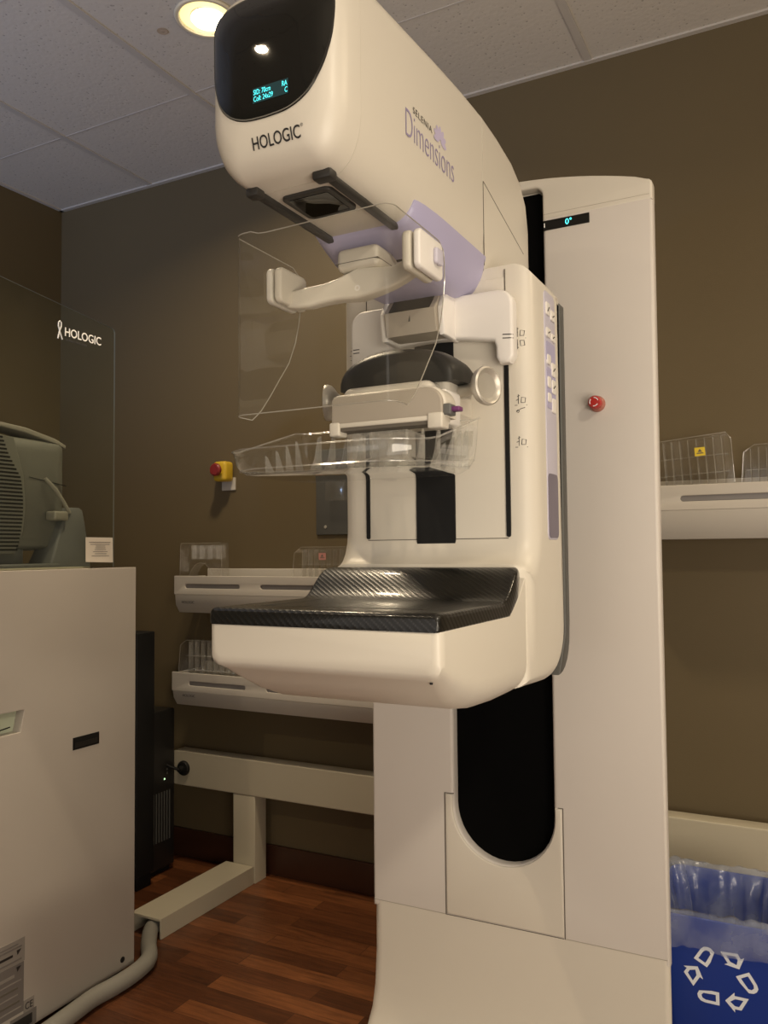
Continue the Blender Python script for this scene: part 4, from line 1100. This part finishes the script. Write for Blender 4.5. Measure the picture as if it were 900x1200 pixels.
# triangle of three chasing arrows, each an outlined bent band
def arrows(cx, cz, s):
    bm = bmesh.new()
    def piece(ol, hole):
        prism([ol, hole], 'XZ', 1.5, .0006, bm=bm)
    for k in range(3):
        a = radians(120*k)
        def T(p): return (cx+s*(p[0]*cos(a)-p[1]*sin(a)), cz+s*(p[0]*sin(a)+p[1]*cos(a)))
        # rounded corner band
        o1 = [(-.30, -.52), (-.06, -.52), (-.06, -1.0), (-.52, -1.0), (-.66, -.96), (-.74, -.86), (-.76, -.74), (-.70, -.60)]
        i1 = [(-.30+.04, -.64), (-.17, -.64), (-.17, -.89), (-.50, -.89), (-.60, -.84), (-.63, -.74), (-.56, -.66)]
        piece([T(p) for p in o1], [T(p) for p in i1])
        # arrow head band
        o2 = [(.12, -.76), (.42, -.40), (.42, -.52), (.86, -.52), (.62, -1.0), (.42, -1.0), (.42, -1.12)]
        i2 = [(.28, -.76), (.44, -.63), (.69, -.63), (.55, -.89), (.42, -.89)]
        piece([T(p) for p in o2], [T(p) for p in i2])
    return bm
bm = arrows(bnx-.001, .284, .0625)
for v in bm.verts:
    v.co.z = .281+(v.co.z-.284)*.93
    h = bbv.ray_cast(Vector((v.co.x, 1.5, v.co.z)), Vector((0, 1, 0)))
    if h[0] is not None: v.co.y = h[0].y-.0008
finish(bm, 'recycling_symbol', 'white_print', bo)
# liner: one sheet from skirt over the rim and down inside
import mathutils.noise as mn_
bm = bmesh.new(); loops = []
prof = [(1.060, .340), (1.072, .344), (1.070, .354), (1.068, .365), (1.066, .378), (1.064, .392), (1.058, .402), (1.035, .411), (1.0, .412), (.965, .405), (.93, .39), (.895, .365), (.86, .33), (.82, .29), (.76, .24)]
base = rrect(-1, 1, -1, 1, .22, 14)
# resample the loop densely
dense = []
for i in range(len(base)):
    p, q = Vector((*base[i], 0)), Vector((*base[(i+1) % len(base)], 0))
    n = max(1, int((q-p).length/.035))
    for k in range(n): dense.append(p.lerp(q, k/n))
for j, (s, z) in enumerate(prof):
    lp = []
    for i, p in enumerate(dense):
        x = bnx+bw*s*p.x; y = bny+bd*s*p.y
        inner = max(0, (j-7)/7); outer = max(0, (5-j)/5)
        n1 = mn_.noise(Vector((p.x*2.6, p.y*2.6, j*.16))); n2 = mn_.noise(Vector((p.x*7, p.y*7, j*.22+5)))
        fold = mn_.noise(Vector((p.x*5+9, p.y*5, .3)))
        amp = .004+.028*inner+.004*outer
        dx = p.x*(n1*amp+n2*amp*.4+fold*.02*inner); dy = p.y*(n1*amp+n2*amp*.4+fold*.02*inner)
        if j < 8: dx = p.x*abs(n1*amp+n2*amp*.5); dy = p.y*abs(n1*amp+n2*amp*.5)
        else: dx = -p.x*abs(dx/(p.x or 1))*1.1 if abs(p.x) > .01 else 0; dy = -p.y*abs(dy/(p.y or 1))*1.1 if abs(p.y) > .01 else 0
        dz = (.016*mn_.noise(Vector((p.x*1.5+3, p.y*1.5, 1)))+.006*n2)*(1 if j < 4 else .4)+(.010*max(0, fold) if 6 <= j <= 9 else 0)
        if j in (6, 7, 8, 9): dz = abs(dz)
        lp.append((x+dx, y+dy, z+dz+(.004*p.y if j < 6 else 0)))
    loops.append(lp)
loft(bm, loops, cap0=False, cap1=False)
ln = recenter(finish(bm, 'bin_liner', 'liner', smooth=50))
tag(ln, 'clear plastic liner bag folded over the rim of the blue bin', 'bin bag')

# ------------------------------------------------------------------ lights
def area(name, loc, size, power, col, target=None, shape='DISK', spread=180):
    ld = bpy.data.lights.new(name, 'AREA'); ld.shape = shape; ld.size = size; ld.energy = power; ld.color = col
    ld.spread = radians(spread)
    o = bpy.data.objects.new(name, ld); COL.objects.link(o); o.location = loc
    d = (Vector(target)-Vector(loc)) if target else Vector((0, 0, -1))
    o.rotation_euler = d.to_track_quat('-Z', 'Y').to_euler()
    return o
WARM = (1, .80, .54); WARM2 = (1, .86, .66)
area('downlight_lamp', (-1.50, 1.80, CEIL-.012), .13, 14, WARM, spread=150)
area('downlight_lamp', (-1.44, -.40, CEIL-.012), .035, 10, WARM, spread=150)
area('downlight_lamp', (1.25, -.04, CEIL-.012), .30, 36, WARM2, spread=150)
area('downlight_lamp', (.94, 1.80, CEIL-.012), .13, 9, WARM, spread=150)
# unseen cool spot added to tint the left part of the ceiling blue
sp = bpy.data.lights.new('cool_ceiling_fill', 'SPOT'); sp.energy = 170; sp.color = (.46, .62, 1); sp.spot_size = radians(78); sp.spot_blend = 1; sp.shadow_soft_size = .06
so_ = bpy.data.objects.new('cool_ceiling_fill', sp); COL.objects.link(so_); so_.location = (-2.75, -1.2, 1.25)
so_.rotation_euler = (Vector((-2.45, .75, 2.73))-Vector(so_.location)).to_track_quat('-Z', 'Y').to_euler()
area('room_fill', (1.6, -1.8, 1.9), 1.5, 7, (1, .92, .84), target=(-.6, 1.6, 1.3), shape='SQUARE')
area('right_ceiling_fill', (1.3, -.4, 1.0), 1.6, 52, (1, .87, .70), target=(.6, .9, 2.73), shape='SQUARE')  # upward panel added to brighten the ceiling; no lamp stands here
area('left_ceiling_fill', (-1.0, -1.6, 1.2), 1.4, 7, (1, .92, .85), target=(-1.2, .8, 2.73), shape='SQUARE')  # unseen panel added behind the viewer, facing up to lift the ceiling

w = bpy.data.worlds.new('room_ambience'); scene.world = w; w.use_nodes = True
bg = w.node_tree.nodes['Background']; bg.inputs[0].default_value = (1, .9, .78, 1); bg.inputs[1].default_value = .02

# ------------------------------------------------------------------ camera
f, yaw, pitch, roll = 961.07, -.48039, .047115, -.009569
cy, sy = cos(yaw), sin(yaw); cp, sp = cos(pitch), sin(pitch); cr, sr = cos(roll), sin(roll)
Bm = Matrix(((1, 0, 0), (0, 0, -1), (0, 1, 0)))
Ry = Matrix(((cy, -sy, 0), (sy, cy, 0), (0, 0, 1))); Rp = Matrix(((1, 0, 0), (0, cp, sp), (0, -sp, cp))); Rr = Matrix(((cr, -sr, 0), (sr, cr, 0), (0, 0, 1)))
Mx = Rr @ Rp @ Bm @ Ry
cam = bpy.data.cameras.new('camera'); co = bpy.data.objects.new('camera', cam); COL.objects.link(co)
rot = Matrix((Mx[0], -Mx[1], -Mx[2])).transposed()
co.matrix_world = Matrix.Translation((0, 0, H)) @ rot.to_4x4()
cam.sensor_fit = 'VERTICAL'; cam.sensor_height = 36; cam.lens = f/1200*36; cam.clip_start = .05
scene.camera = co
scene.cycles.transparent_max_bounces = 48
scene.view_settings.view_transform = 'Standard'
scene.view_settings.look = 'None'
scene.view_settings.exposure = 0
